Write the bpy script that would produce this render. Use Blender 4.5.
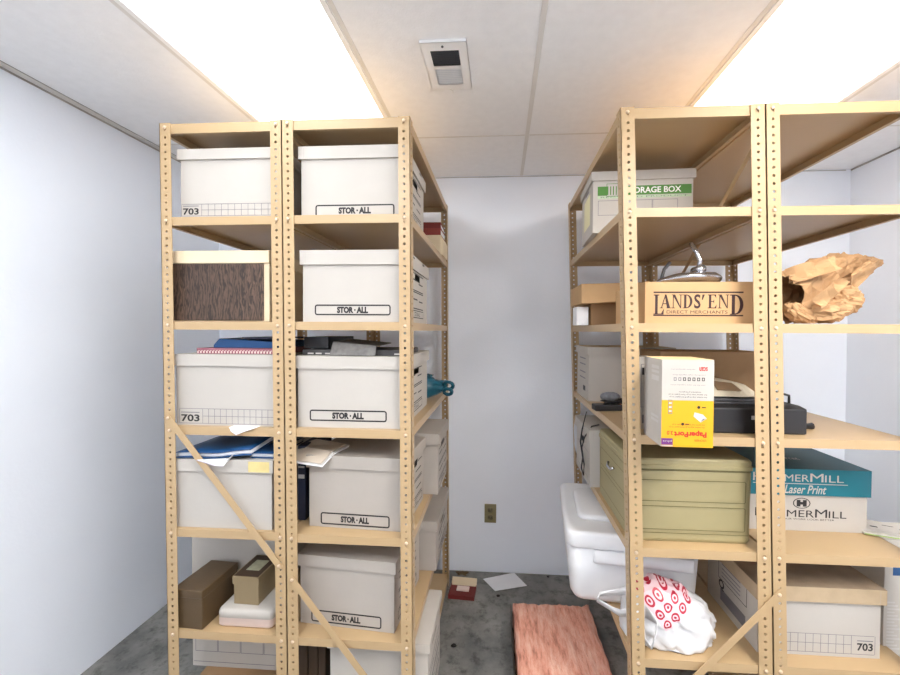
import bpy, bmesh, math, random
from math import sin, cos, pi, radians
from mathutils import Vector, Matrix, noise
for _o in list(bpy.data.objects): bpy.data.objects.remove(_o)
S = bpy.context.scene
COL = S.collection

# ------------------------------------------------------------ camera
FPX, CX, CY = 385.0, 476.0, 337.5
YAW, PITCH, ROLL, EYE = radians(3.6), radians(-1.0), radians(0.35), 1.496
_f = Vector((-sin(YAW)*cos(PITCH), cos(YAW)*cos(PITCH), sin(PITCH)))
_r = Vector((cos(YAW), sin(YAW), 0)); _u = _r.cross(_f)
_R = cos(ROLL)*_r + sin(ROLL)*_u; _U = -sin(ROLL)*_r + cos(ROLL)*_u
cam = bpy.data.cameras.new('camera'); cam.sensor_width = 36; cam.lens = FPX/900*36
cam.shift_x = (450-CX)/900; cam.shift_y = (CY-337.5)/900; cam.clip_start = .02
co = bpy.data.objects.new('camera', cam); COL.objects.link(co)
m3 = Matrix((_R, _U, -_f)).transposed()
co.matrix_world = Matrix.Translation((0, 0, EYE)) @ m3.to_4x4()
S.camera = co
# ------------------------------------------------------------ world, exposure
w = bpy.data.worlds.new('world'); S.world = w; w.use_nodes = True
w.node_tree.nodes['Background'].inputs[0].default_value = (1, 1, 1, 1)
w.node_tree.nodes['Background'].inputs[1].default_value = 0.0
S.view_settings.view_transform = 'Standard'; S.view_settings.look = 'None'
S.view_settings.gamma = 1; S.view_settings.use_curve_mapping = False
S.view_settings.exposure = 0.13
S.cycles.max_bounces = 12; S.cycles.diffuse_bounces = 8
PANEL_POWER = 4.9       # near pair of ceiling diffusers
PANEL_POWER_FILL = 22.0  # unseen pair added behind the camera as fill light
LIGHT_COL = (.965, .985, 1.005)

def ray(px, py):
    return _R*((px-CX)/FPX) + _U*((CY-py)/FPX) + _f
def atY(px, py, Y):
    d = ray(px, py); return Vector((0, 0, EYE)) + d*(Y/d.y)
def atZ(px, py, Z):
    d = ray(px, py); return Vector((0, 0, EYE)) + d*((Z-EYE)/d.z)

# ------------------------------------------------------------ materials
def lin(c):
    f = lambda v: v/12.92 if v <= .04045 else ((v+.055)/1.055)**2.4
    return tuple(f(x/255.) for x in c) + (1,)
_M = {}
def mat(name, rgb, rough=.6, var=.06, scale=8., bump=0., bscale=120., stretch=(1, 1, 1), metallic=0., rgb2=None, detail=4., coat=0.):
    if name in _M: return _M[name]
    m = bpy.data.materials.new(name); m.use_nodes = True
    n, l = m.node_tree.nodes, m.node_tree.links
    b = n['Principled BSDF']; b.inputs['Roughness'].default_value = rough; b.inputs['Metallic'].default_value = metallic
    if coat: b.inputs['Coat Weight'].default_value = coat
    tc = n.new('ShaderNodeTexCoord'); mp = n.new('ShaderNodeMapping'); mp.inputs['Scale'].default_value = stretch
    l.new(tc.outputs['Object'], mp.inputs['Vector'])
    nz = n.new('ShaderNodeTexNoise'); nz.inputs['Scale'].default_value = scale; nz.inputs['Detail'].default_value = detail
    l.new(mp.outputs['Vector'], nz.inputs['Vector'])
    cr = n.new('ShaderNodeValToRGB'); cr.color_ramp.elements[0].position = .3; cr.color_ramp.elements[1].position = .7
    c = lin(rgb)
    if rgb2 is None:
        cr.color_ramp.elements[0].color = tuple(x*(1-var) for x in c[:3]) + (1,)
        cr.color_ramp.elements[1].color = tuple(min(1, x*(1+var)) for x in c[:3]) + (1,)
    else:
        cr.color_ramp.elements[0].color = lin(rgb2); cr.color_ramp.elements[1].color = c
    l.new(nz.outputs['Fac'], cr.inputs['Fac']); l.new(cr.outputs['Color'], b.inputs['Base Color'])
    if bump:
        n2 = n.new('ShaderNodeTexNoise'); n2.inputs['Scale'].default_value = bscale; n2.inputs['Detail'].default_value = 3
        l.new(mp.outputs['Vector'], n2.inputs['Vector'])
        bp = n.new('ShaderNodeBump'); bp.inputs['Strength'].default_value = bump; bp.inputs['Distance'].default_value = .01
        l.new(n2.outputs['Fac'], bp.inputs['Height']); l.new(bp.outputs['Normal'], b.inputs['Normal'])
    _M[name] = m; return m
def emit(name, rgb, s):
    m = bpy.data.materials.new(name); m.use_nodes = True; n, l = m.node_tree.nodes, m.node_tree.links
    n.remove(n['Principled BSDF']); e = n.new('ShaderNodeEmission')
    tc = n.new('ShaderNodeTexCoord'); v = n.new('ShaderNodeTexVoronoi'); v.inputs['Scale'].default_value = 60
    l.new(tc.outputs['Object'], v.inputs['Vector'])
    mr = n.new('ShaderNodeMapRange'); mr.inputs['To Min'].default_value = s*.97; mr.inputs['To Max'].default_value = s*1.03
    l.new(v.outputs['Distance'], mr.inputs['Value']); l.new(mr.outputs['Result'], e.inputs['Strength'])
    e.inputs['Color'].default_value = rgb + (1,)
    l.new(e.outputs[0], n['Material Output'].inputs['Surface']); return m

TAN = mat('tan_painted_steel', (188, 160, 121), .38, .03, 3)
WHITE = mat('white_card', (191, 185, 177), .75, .03, 6, .05, 60)
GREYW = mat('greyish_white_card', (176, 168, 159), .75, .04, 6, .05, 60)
CREAM = mat('cream_card', (226, 208, 176), .75, .04, 6)
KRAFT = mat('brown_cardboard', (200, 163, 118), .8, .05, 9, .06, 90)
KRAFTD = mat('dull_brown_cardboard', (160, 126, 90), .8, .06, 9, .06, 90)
INK = mat('black_ink', (38, 36, 38), .6, .05)
INKG = mat('grey_ink', (120, 118, 124), .6, .05)
INKB = mat('navy_ink', (58, 30, 34), .6, .05)
GREEN = mat('green_ink', (72, 128, 48), .6, .05)
RED = mat('red_ink', (196, 40, 30), .6, .05)
PURP = mat('purple_ink', (110, 40, 120), .6, .05)
YEL = mat('yellow_print', (222, 166, 14), .45, .03)
TEAL = mat('teal_print', (8, 112, 128), .5, .05)
BLUE = mat('blue_folder', (24, 76, 128), .5, .08)
NAVY = mat('navy_binder', (26, 34, 58), .5, .08)
BLACK = mat('black_plastic', (36, 35, 38), .45, .06)
DGREY = mat('dark_grey_plastic', (74, 74, 78), .5, .06)
BEIGE = mat('beige_plastic', (222, 212, 190), .4, .03)
PLASTW = mat('white_plastic', (238, 238, 240), .3, .02, coat=.2)
KHAKI = mat('khaki_plastic', (160, 149, 110), .5, .04)
KHAKID = mat('khaki_seam', (118, 110, 74), .6, .04)
BROWNV = mat('brown_vinyl', (88, 70, 48), .4, .08, 14, .06, 160)
BROWND = mat('dark_brown_card', (70, 54, 42), .6, .08)
OLIVE = mat('olive_card', (140, 122, 92), .6, .06)
PINKW = mat('pale_pink_card', (232, 212, 204), .7, .05)
PAPER = mat('white_paper', (236, 236, 238), .8, .03)
GPAPER = mat('grey_paper', (200, 196, 192), .8, .05)
STEEL = mat('chromed_steel', (190, 190, 194), .22, .05, metallic=.9)
TEALB = mat('teal_film', (14, 84, 104), .4, .12, 20)
REDC = mat('red_cloth_cover', (140, 60, 52), .7, .1)
MAROON = mat('maroon_card', (116, 40, 36), .6, .1)
YELLAB = mat('faded_yellow_label', (224, 204, 140), .7, .1, 20)
BAGP = mat('brown_bag_paper', (182, 144, 103), .8, .10, 10, .1, 60)
LITGREY = mat('light_grey_plastic', (196, 196, 198), .5, .04)

def woodgrain():
    m = bpy.data.materials.new('dark_woodgrain'); m.use_nodes = True; n, l = m.node_tree.nodes, m.node_tree.links
    b = n['Principled BSDF']; b.inputs['Roughness'].default_value = .55
    tc = n.new('ShaderNodeTexCoord'); mp = n.new('ShaderNodeMapping'); mp.inputs['Scale'].default_value = (1, 1, .22)
    l.new(tc.outputs['Object'], mp.inputs['Vector'])
    nz = n.new('ShaderNodeTexNoise'); nz.inputs['Scale'].default_value = 9; nz.inputs['Detail'].default_value = 2
    l.new(mp.outputs['Vector'], nz.inputs['Vector'])
    wv = n.new('ShaderNodeTexWave'); wv.inputs['Scale'].default_value = 26; wv.inputs['Distortion'].default_value = 16
    wv.inputs['Detail'].default_value = 4; wv.inputs['Detail Scale'].default_value = 2.2
    l.new(mp.outputs['Vector'], wv.inputs['Vector'])
    mx = n.new('ShaderNodeMath'); mx.operation = 'MULTIPLY'; l.new(wv.outputs['Fac'], mx.inputs[0]); l.new(nz.outputs['Fac'], mx.inputs[1])
    cr = n.new('ShaderNodeValToRGB'); cr.color_ramp.elements[0].color = lin((46, 34, 28)); cr.color_ramp.elements[1].color = lin((108, 84, 68)); cr.color_ramp.elements[1].position = .7
    l.new(mx.outputs[0], cr.inputs['Fac']); l.new(cr.outputs['Color'], b.inputs['Base Color']); return m
WOOD = woodgrain()

def floor_mat():
    m = bpy.data.materials.new('painted_concrete'); m.use_nodes = True; n, l = m.node_tree.nodes, m.node_tree.links
    b = n['Principled BSDF']; b.inputs['Roughness'].default_value = .55
    tc = n.new('ShaderNodeTexCoord')
    a = n.new('ShaderNodeTexNoise'); a.inputs['Scale'].default_value = 3.2; a.inputs['Detail'].default_value = 6; a.inputs['Roughness'].default_value = .65
    c = n.new('ShaderNodeTexNoise'); c.inputs['Scale'].default_value = 17; c.inputs['Detail'].default_value = 8; c.inputs['Roughness'].default_value = .7
    for t in (a, c): l.new(tc.outputs['Object'], t.inputs['Vector'])
    r1 = n.new('ShaderNodeValToRGB'); e = r1.color_ramp.elements
    e[0].position = .34; e[0].color = lin((96, 96, 95)); e[1].position = .66; e[1].color = lin((150, 148, 142))
    r2 = n.new('ShaderNodeValToRGB'); e = r2.color_ramp.elements
    e[0].position = .33; e[0].color = (.25, .25, .25, 1); e[1].position = .50; e[1].color = (1, 1, 1, 1)
    l.new(a.outputs['Fac'], r1.inputs['Fac']); l.new(c.outputs['Fac'], r2.inputs['Fac'])
    mx = n.new('ShaderNodeMix'); mx.data_type = 'RGBA'; mx.blend_type = 'MULTIPLY'; mx.inputs['Factor'].default_value = .8
    l.new(r1.outputs['Color'], mx.inputs['A']); l.new(r2.outputs['Color'], mx.inputs['B']); l.new(mx.outputs['Result'], b.inputs['Base Color'])
    bp = n.new('ShaderNodeBump'); bp.inputs['Strength'].default_value = .15; l.new(c.outputs['Fac'], bp.inputs['Height']); l.new(bp.outputs['Normal'], b.inputs['Normal'])
    return m
FLOORM = floor_mat()
WALLM = mat('bluish_white_wall_paint', (239, 244, 253), .7, .025, 1.6, .06, 70)
CEILM = mat('white_ceiling_panel', (246, 246, 247), .85, .02, 30, .12, 160)
BARM = mat('white_grid_bar', (246, 245, 244), .5, .02)
GAPM = mat('dark_gap', (168, 164, 160), .8, .5, 5)

def batt_mat():
    m = bpy.data.materials.new('pink_fibreglass'); m.use_nodes = True; n, l = m.node_tree.nodes, m.node_tree.links
    b = n['Principled BSDF']; b.inputs['Roughness'].default_value = 1
    tc = n.new('ShaderNodeTexCoord'); mp = n.new('ShaderNodeMapping'); mp.inputs['Scale'].default_value = (26, 5, 26)
    l.new(tc.outputs['Object'], mp.inputs['Vector'])
    a = n.new('ShaderNodeTexNoise'); a.inputs['Scale'].default_value = 1.6; a.inputs['Detail'].default_value = 7; a.inputs['Roughness'].default_value = .7
    l.new(mp.outputs['Vector'], a.inputs['Vector'])
    r = n.new('ShaderNodeValToRGB'); e = r.color_ramp.elements
    e[0].position = .28; e[0].color = lin((176, 108, 86)); e[1].position = .7; e[1].color = lin((252, 210, 188))
    x = e.new(.45); x.color = lin((234, 164, 140))
    l.new(a.outputs['Fac'], r.inputs['Fac']); l.new(r.outputs['Color'], b.inputs['Base Color'])
    bp = n.new('ShaderNodeBump'); bp.inputs['Strength'].default_value = .6; bp.inputs['Distance'].default_value = .02
    l.new(a.outputs['Fac'], bp.inputs['Height']); l.new(bp.outputs['Normal'], b.inputs['Normal']); return m
BATT = batt_mat()

def bullseye_bag():
    # thin white carrier film printed with red bullseyes over a diamond-shaped field
    m = bpy.data.materials.new('white_film_with_red_rings'); m.use_nodes = True; n, l = m.node_tree.nodes, m.node_tree.links
    b = n['Principled BSDF']; b.inputs['Roughness'].default_value = .35
    tc = n.new('ShaderNodeTexCoord'); mp = n.new('ShaderNodeMapping'); mp.inputs['Rotation'].default_value = (0, radians(38), 0)
    nz = n.new('ShaderNodeTexNoise'); nz.inputs['Scale'].default_value = 9; nz.inputs['Detail'].default_value = 1
    sc = n.new('ShaderNodeVectorMath'); sc.operation = 'SCALE'; sc.inputs['Scale'].default_value = .02
    ad = n.new('ShaderNodeVectorMath'); ad.operation = 'ADD'
    l.new(tc.outputs['Object'], nz.inputs['Vector']); l.new(nz.outputs['Color'], sc.inputs[0])
    l.new(sc.outputs[0], ad.inputs[0]); l.new(tc.outputs['Object'], ad.inputs[1]); l.new(ad.outputs[0], mp.inputs['Vector'])
    sp = n.new('ShaderNodeSeparateXYZ'); l.new(mp.outputs['Vector'], sp.inputs[0])
    def math(op, a, bb=None, c=None):
        q = n.new('ShaderNodeMath'); q.operation = op
        for i, v in enumerate((a, bb, c)):
            if v is None: continue
            if isinstance(v, (int, float)): q.inputs[i].default_value = v
            else: l.new(v, q.inputs[i])
        return q.outputs[0]
    P = .036
    fx = math('SUBTRACT', math('FRACT', math('DIVIDE', math('SUBTRACT', sp.outputs['X'], RINGX[0]-1.8), P)), .5)
    fz = math('SUBTRACT', math('FRACT', math('DIVIDE', math('SUBTRACT', sp.outputs['Z'], RINGZ[0]-1.8), P)), .5)
    d = math('SQRT', math('ADD', math('MULTIPLY', fx, fx), math('MULTIPLY', fz, fz)))
    ring = math('MULTIPLY', math('GREATER_THAN', d, .24), math('LESS_THAN', d, .39))
    dot = math('LESS_THAN', d, .12)
    pat = math('MAXIMUM', ring, dot)
    s2 = n.new('ShaderNodeSeparateXYZ'); l.new(mp.outputs['Vector'], s2.inputs[0])
    def between(v, lo, hi): return math('MULTIPLY', math('GREATER_THAN', v, lo), math('LESS_THAN', v, hi))
    so = n.new('ShaderNodeSeparateXYZ'); l.new(tc.outputs['Object'], so.inputs[0])
    field = math('MULTIPLY', between(s2.outputs['X'], *RINGX), between(s2.outputs['Z'], *RINGZ))
    pat = math('MULTIPLY', pat, field)
    mx = n.new('ShaderNodeMix'); mx.data_type = 'RGBA'
    mx.inputs['A'].default_value = lin((226, 226, 228)); mx.inputs['B'].default_value = lin((178, 22, 52))
    pk = n.new('ShaderNodeMix'); pk.data_type = 'RGBA'; pk.inputs['A'].default_value = lin((226, 226, 228)); pk.inputs['B'].default_value = lin((244, 208, 214))
    l.new(field, pk.inputs['Factor']); l.new(pk.outputs['Result'], mx.inputs['A'])
    l.new(pat, mx.inputs['Factor']); l.new(mx.outputs['Result'], b.inputs['Base Color'])
    return m
RINGX = (.030, .282); RINGZ = (.082, .334)

# ------------------------------------------------------------ mesh helper
_T = {}
def text_geo(s, bold=0.0):
    k = (s, bold)
    if k not in _T:
        c = bpy.data.curves.new('t', 'FONT'); c.body = s; c.size = 1; c.offset = bold; c.resolution_u = 3
        o = bpy.data.objects.new('t', c); COL.objects.link(o)
        dg = bpy.context.evaluated_depsgraph_get(); me = bpy.data.meshes.new_from_object(o.evaluated_get(dg))
        v = [(p.co.x, p.co.y) for p in me.vertices]; f = [tuple(p.vertices) for p in me.polygons]
        bpy.data.objects.remove(o); bpy.data.curves.remove(c); bpy.data.meshes.remove(me)
        x0, x1 = min(p[0] for p in v), max(p[0] for p in v); y0, y1 = min(p[1] for p in v), max(p[1] for p in v)
        _T[k] = ([((x-x0)/(x1-x0), (y-y0)/(y1-y0)) for x, y in v], f)
    return _T[k]

class MB:
    def __init__(s): s.bm = bmesh.new(); s.mats = []
    def mi(s, m):
        if m not in s.mats: s.mats.append(m)
        return s.mats.index(m)
    def face(s, pts, m, smooth=False):
        vs = [s.bm.verts.new(p) for p in pts]
        try: f = s.bm.faces.new(vs)
        except ValueError: return None
        f.material_index = s.mi(m); f.smooth = smooth; return f
    def mesh(s, verts, faces, m, smooth=False):
        vs = [s.bm.verts.new(p) for p in verts]; k = s.mi(m)
        for fc in faces:
            try: f = s.bm.faces.new([vs[i] for i in fc]); f.material_index = k; f.smooth = smooth
            except ValueError: pass
    def box(s, x0, x1, y0, y1, z0, z1, m, M=None):
        v = [(x, y, z) for z in (z0, z1) for y in (y0, y1) for x in (x0, x1)]
        if M: v = [tuple(M @ Vector(p)) for p in v]
        s.mesh(v, [(0, 2, 3, 1), (4, 5, 7, 6), (0, 1, 5, 4), (2, 6, 7, 3), (0, 4, 6, 2), (1, 3, 7, 5)], m)
    def loft(s, rings, m, smooth=True, cap=True):
        n = len(rings[0]); v = [p for r in rings for p in r]; f = []
        for i in range(len(rings)-1):
            for j in range(n):
                a, b = i*n+j, i*n+(j+1) % n; f.append((a, b, b+n, a+n))
        if cap: f += [tuple(reversed(range(n))), tuple(range((len(rings)-1)*n, len(rings)*n))]
        s.mesh(v, f, m, smooth)
    def tube(s, pts, r, m, n=8):
        pts = [Vector(p) for p in pts]; rings = []
        for i, p in enumerate(pts):
            t = (pts[min(i+1, len(pts)-1)]-pts[max(i-1, 0)]).normalized()
            a = t.orthogonal().normalized() if abs(t.z) > .95 else t.cross(Vector((0, 0, 1))).normalized(); b = t.cross(a)
            rr = r[i] if isinstance(r, (list, tuple)) else r
            rings.append([tuple(p+a*cos(2*pi*k/n)*rr+b*sin(2*pi*k/n)*rr) for k in range(n)])
        s.loft(rings, m)
    def quad(s, frame, u0, u1, v0, v1, m):
        s.face([frame(u0, v0), frame(u1, v0), frame(u1, v1), frame(u0, v1)], m)
    def outline(s, frame, u0, u1, v0, v1, t, m, r=0.0):
        # rounded-rectangle outline of stroke t
        def loop(a, b, c, d, rr):
            out = []
            for cx, cy, a0 in ((b-rr, d-rr, 0), (a+rr, d-rr, 90), (a+rr, c+rr, 180), (b-rr, c+rr, 270)):
                for k in range(4):
                    q = radians(a0+k*30); out.append((cx+rr*cos(q), cy+rr*sin(q)))
            return out
        o = loop(u0, u1, v0, v1, r+1e-5); i = loop(u0+t, u1-t, v0+t, v1-t, max(r-t, 0)+1e-5)
        n = len(o); v = [frame(*p) for p in o]+[frame(*p) for p in i]
        s.mesh(v, [(k, (k+1) % n, n+(k+1) % n, n+k) for k in range(n)], m)
    def text(s, frame, t, u0, u1, v0, v1, m, bold=.0, shear=0., flip=False):
        v, f = text_geo(t, bold); P = []
        for a, b in v:
            if flip: a, b = 1-a, 1-b
            P.append(frame(u0+(u1-u0)*a+shear*b*(v1-v0), v0+(v1-v0)*b))
        s.mesh(P, f, m)
    def poly(s, frame, pts, m): s.face([frame(*p) for p in pts], m)
    def panel(s, frame, u0, u1, v0, v1, m, holes=()):
        us = sorted({u0, u1, *[h[0] for h in holes], *[h[1] for h in holes]}); vs = sorted({v0, v1, *[h[2] for h in holes], *[h[3] for h in holes]})
        for a, b in zip(us, us[1:]):
            for c, d in zip(vs, vs[1:]):
                if any(h[0] <= a and b <= h[1] and h[2] <= c and d <= h[3] for h in holes): continue
                s.quad(frame, a, b, c, d, m)
    def build(s, name, parent=None, bevel=0., seg=2, solid=0., fixn=False):
        if fixn: bmesh.ops.remove_doubles(s.bm, verts=s.bm.verts, dist=1e-5); bmesh.ops.recalc_face_normals(s.bm, faces=s.bm.faces)
        me = bpy.data.meshes.new(name); s.bm.to_mesh(me); s.bm.free()
        for m in s.mats: me.materials.append(m)
        o = bpy.data.objects.new(name, me); COL.objects.link(o)
        if parent: o.parent = parent
        if solid: q = o.modifiers.new('solid', 'SOLIDIFY'); q.thickness = solid; q.offset = 0
        if bevel: q = o.modifiers.new('bevel', 'BEVEL'); q.width = bevel; q.segments = seg; q.limit_method = 'ANGLE'; q.angle_limit = radians(40)
        return o

def rrect(w, d, r, z, cx=0, cy=0, n=5):
    out = []
    for sx, sy, a0 in ((1, 1, 0), (-1, 1, 90), (-1, -1, 180), (1, -1, 270)):
        for k in range(n+1):
            q = radians(a0+90*k/n); out.append((cx+sx*(w/2-r)+r*cos(q), cy+sy*(d/2-r)+r*sin(q), z))
    return out
def thing(name, label, cat, loc=(0, 0, 0), rz=0, group=None):
    o = bpy.data.objects.new(name, None); COL.objects.link(o); o.empty_display_size = .05
    o.location = loc; o.rotation_euler = (0, 0, rz); return tag(o, label, cat, group)
def tag(o, label, cat, group=None):
    o['label'] = label; o['category'] = cat
    if group: o['group'] = group
    return o
def struct(o): o['kind'] = 'structure'; return o

# ------------------------------------------------------------ setting
XL, XR, YB, YF, ZC = -1.80, 2.01, 2.365, -1.6, 2.44
def sbox(name, a, m, bevel=0):
    b = MB(); b.box(*a, m); return struct(b.build(name, bevel=bevel))
sbox('floor', (XL-.1, XR+.1, YF-.1, YB+.1, -.1, 0), FLOORM)
sbox('wall_left', (XL-.1, XL, YF-.1, YB+.1, 0, ZC), WALLM)
sbox('wall_right', (XR, XR+.1, YF-.1, YB+.1, 0, ZC), WALLM)
sbox('wall_back', (XL, XR, YB, YB+.1, 0, ZC), WALLM)
sbox('wall_front', (XL, XR, YF-.1, YF, 0, ZC), WALLM)
PX = ((-1.112, -.506), (.78, 1.384)); PY = ((.656, 1.876), (-.62, .60))
b = MB()
up = lambda u, v: (u, v, ZC)
b.panel(up, XL-.1, XR+.1, YF-.1, YB+.1, CEILM, [(a[0], a[1], c[0], c[1]) for a in PX for c in PY])
b.box(XL-.1, XR+.1, YF-.1, YB+.1, ZC+.09, ZC+.12, CEILM)
ceil_o = struct(b.build('ceiling'))
# joint strips between the ceiling panels
k = 1
SEAM = mat('ceiling_seam', (224, 221, 217), .6, .03)
def strip(x0, x1, y0, y1, z0=ZC-.003, z1=ZC-.0002, m=SEAM):
    global k
    sbox('trim_%d' % k, (x0, x1, y0, y1, z0, z1), m); k += 1
strip(.113, .131, YF, YB, ZC-.0012)
strip(-1.768, -1.117, 1.880, 1.890, ZC-.0012); strip(-.503, .111, 1.876, 1.886, ZC-.0012); strip(.133, .777, 1.876, 1.886, ZC-.0012); strip(1.387, XR-.004, 1.876, 1.886, ZC-.0012)
strip(-.503, -.488, YF, 1.87, ZC-.0015); strip(.762, .777, YF, 1.87, ZC-.0015); strip(-1.13, -1.115, YF, 1.87, ZC-.0015); strip(1.387, 1.402, YF, 1.87, ZC-.0015)
# wall angle along the left and right walls with an uneven dark gap above it
strip(XL+.0005, XL+.028, YF, YB, ZC-.004, ZC-.0002)
strip(XL+.030, XL+.0335, YF, YB, ZC-.0016, ZC-.0002, GAPM)
strip(XL+.0003, XL+.0025, YF, YB-.002, ZC-.012, ZC-.0045, GAPM)
strip(XR-.0030, XR-.0003, YF, YB-.002, ZC-.010, ZC-.0012, GAPM)
strip(XL+.03, XR-.03, YB-.0030, YB-.0003, ZC-.008, ZC-.0045, GAPM)

def light(a, c, power, label, col=None):
    t = thing('ceiling_light', label, 'ceiling light', ((a[0]+a[1])/2, (c[0]+c[1])/2, ZC), 0, 'ceiling light panels')
    hw, hd = (a[1]-a[0])/2, (c[1]-c[0])/2
    f = MB()
    for x0, x1, y0, y1 in ((-hw, -hw+.018, -hd, hd), (hw-.018, hw, -hd, hd), (-hw+.018, hw-.018, -hd, -hd+.018), (-hw+.018, hw-.018, hd-.018, hd)):
        f.box(x0, x1, y0, y1, -.004, .02, BARM)
    f.build('frame', t)
    d = MB(); d.box(-hw+.018, hw-.018, -hd+.018, hd-.018, .002, .006, emit('lit_diffuser', col or LIGHT_COL, power)); d.build('diffuser', t)
light(PX[0], PY[0], PANEL_POWER, 'bright glowing ceiling light panel above the left shelving')
light(PX[1], PY[0], PANEL_POWER, 'bright glowing ceiling light panel above the right shelving', (1.06, .93, .78))
light(PX[0], PY[1], PANEL_POWER_FILL*.6, 'unseen ceiling light panel added as fill behind the viewer on the left')
light(PX[1], PY[1], PANEL_POWER_FILL*1.15, 'unseen ceiling light panel added as fill behind the viewer on the right', (1.02, .98, .93))

# ceiling vent
t = thing('ceiling_vent', 'white ceiling air vent with one dark and one pale louvre bank', 'vent', (-.193, 1.378, ZC))
b = MB(); fr = lambda u, v: (u, v, -.010)
b.panel(fr, -.077, .077, -.124, .124, BARM, [(-.048, .048, -.086, -.010), (-.048, .048, .004, .092)])
for x0, x1, y0, y1 in ((-.077, -.075, -.124, .124), (.075, .077, -.124, .124), (-.075, .075, -.124, -.122), (-.075, .075, .122, .124)): b.box(x0, x1, y0, y1, -.010, -.0005, BARM)
b.build('plate', t)
b = MB(); b.box(-.05, .05, -.09, -.006, -.0015, -.0008, mat('dark_duct', (52, 54, 60), .8)); b.build('duct_opening', t)
b = MB()
for i in range(9):
    y = -.082+i*.0085; b.box(-.048, .048, y, y+.002, -.009, -.0045, DGREY)
b.build('open_louvre', t)
b = MB(); b.box(-.05, .05, -.003, .095, -.0045, -.004, BARM); b.build('shutter', t)
b = MB()
for i in range(9):
    y = .004+i*.0098; b.face([(-.048, y, -.0085), (.048, y, -.0085), (.048, y+.0092, -.004), (-.048, y+.0092, -.004)], PLASTW)
b.build('closed_louvre', t)
b = MB(); b.box(-.003, .003, .117, .140, -.014, -.011, BARM); b.build('lever', t)
b = MB(); b.tube([(-.004, -.106, -.013), (-.004, -.106, -.010)], .004, DGREY); b.build('screw', t)

# wall outlet
t = thing('wall_outlet', 'olive brass wall outlet plate low on the back wall', 'outlet', (-.053, YB-.0005, .311))
b = MB(); om = mat('olive_brass', (132, 122, 88), .4, .05)
b.box(-.036, .036, -.006, 0, 0, .115, om); b.build('plate', t, .002)
for z in (.035, .080):
    b = MB(); dm = mat('dark_olive', (100, 92, 66), .4)
    b.loft([[(p[0], y, z+p[1]) for p in rrect(.032, .028, .010, 0)] for y in (-.006, -.0085)], dm)
    for x in (-.007, .007): b.box(x-.0012, x+.0012, -.0092, -.008, z-.004, z+.006, INK)
    b.build('receptacle', t, fixn=True)

# ------------------------------------------------------------ shelving
def post_mesh(sx, sy, H, fl):
    b = MB(); T = .002; P = .0254; R = .0047
    def flange(F):
        nz = int(H/P); z = 0
        oct_ = [(cos(radians(a)), sin(radians(a))) for a in range(0, 360, 45)]
        for i in range(nz+1):
            z0, z1 = i*P, min((i+1)*P, H)
            if z1-z0 < P*.98:
                b.face([F(0, z0, 0), F(fl, z0, 0), F(fl, z1, 0), F(0, z1, 0)], TAN); b.face([F(0, z1, T), F(fl, z1, T), F(fl, z0, T), F(0, z0, T)], TAN); continue
            cu, cv = fl*.52, (z0+z1)/2; hu0, hu1, hv = cu, fl-cu, P/2
            outp = [(fl, cv), (fl, z1), (cu, z1), (0, z1), (0, cv), (0, z0), (cu, z0), (fl, z0)]
            inp = [(cu+R*c, cv+R*s) for c, s in oct_]
            for d in (0, T):
                v = [F(*p, d) for p in outp]+[F(*p, d) for p in inp]
                b.mesh(v, [(j, (j+1) % 8, 8+(j+1) % 8, 8+j) for j in range(8)], TAN)
            b.mesh([F(*p, 0) for p in inp]+[F(*p, T) for p in inp], [(j, (j+1) % 8, 8+(j+1) % 8, 8+j) for j in range(8)], TAN)
        for u in (0, fl):
            b.face([F(u, 0, 0), F(u, 0, T), F(u, H, T), F(u, H, 0)], TAN)
        b.face([F(0, H, 0), F(fl, H, 0), F(fl, H, T), F(0, H, T)], TAN)
    flange(lambda u, z, d: (sx*u, sy*d, z))
    flange(lambda u, z, d: (sx*d, sy*u, z))
    me = bpy.data.meshes.new('post'); b.bm.to_mesh(me); b.bm.free(); me.materials.append(TAN); return me
bolt_b = MB()
bolt_b.loft([[(r*cos(2*pi*j/8), y, r*sin(2*pi*j/8)) for j in range(8)] for r, y in ((.0062, 0), (.0060, -.0022), (.0042, -.0040), (.0008, -.0046))], mat('painted_bolt', (220, 196, 168), .3, .02, metallic=.2))
_bo = bolt_b.build('bolt_source'); BOLT = _bo.data; bpy.data.objects.remove(_bo)
HT = 2.222
def shelf_mesh(W, D, lip):
    b = MB(); t = .0014; W2 = W-.008; D2 = D-.008
    x0, x1, y0, y1 = .004, .004+W2, .004, .004+D2
    b.box(x0, x1, y0, y1, -t, 0, TAN)
    b.box(x0, x1, y0, y0+t, -lip, -t, TAN); b.box(x0, x1, y1-t, y1, -lip, -t, TAN)
    b.box(x0, x0+t, y0+t, y1-t, -lip, -t, TAN); b.box(x1-t, x1, y0+t, y1-t, -lip, -t, TAN)
    b.box(x0+t, x1-t, y0+t, y0+.012, -lip, -lip+t, TAN); b.box(x0+t, x1-t, y1-.012, y1-t, -lip, -lip+t, TAN)
    b.box(x0+t, x0+.014, y0+.012, y1-.012, -lip, -lip+t, TAN); b.box(x1-.014, x1-t, y0+.012, y1-.012, -lip, -lip+t, TAN)
    o = b.build('s'); me = o.data; bpy.data.objects.remove(o); return me
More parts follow.
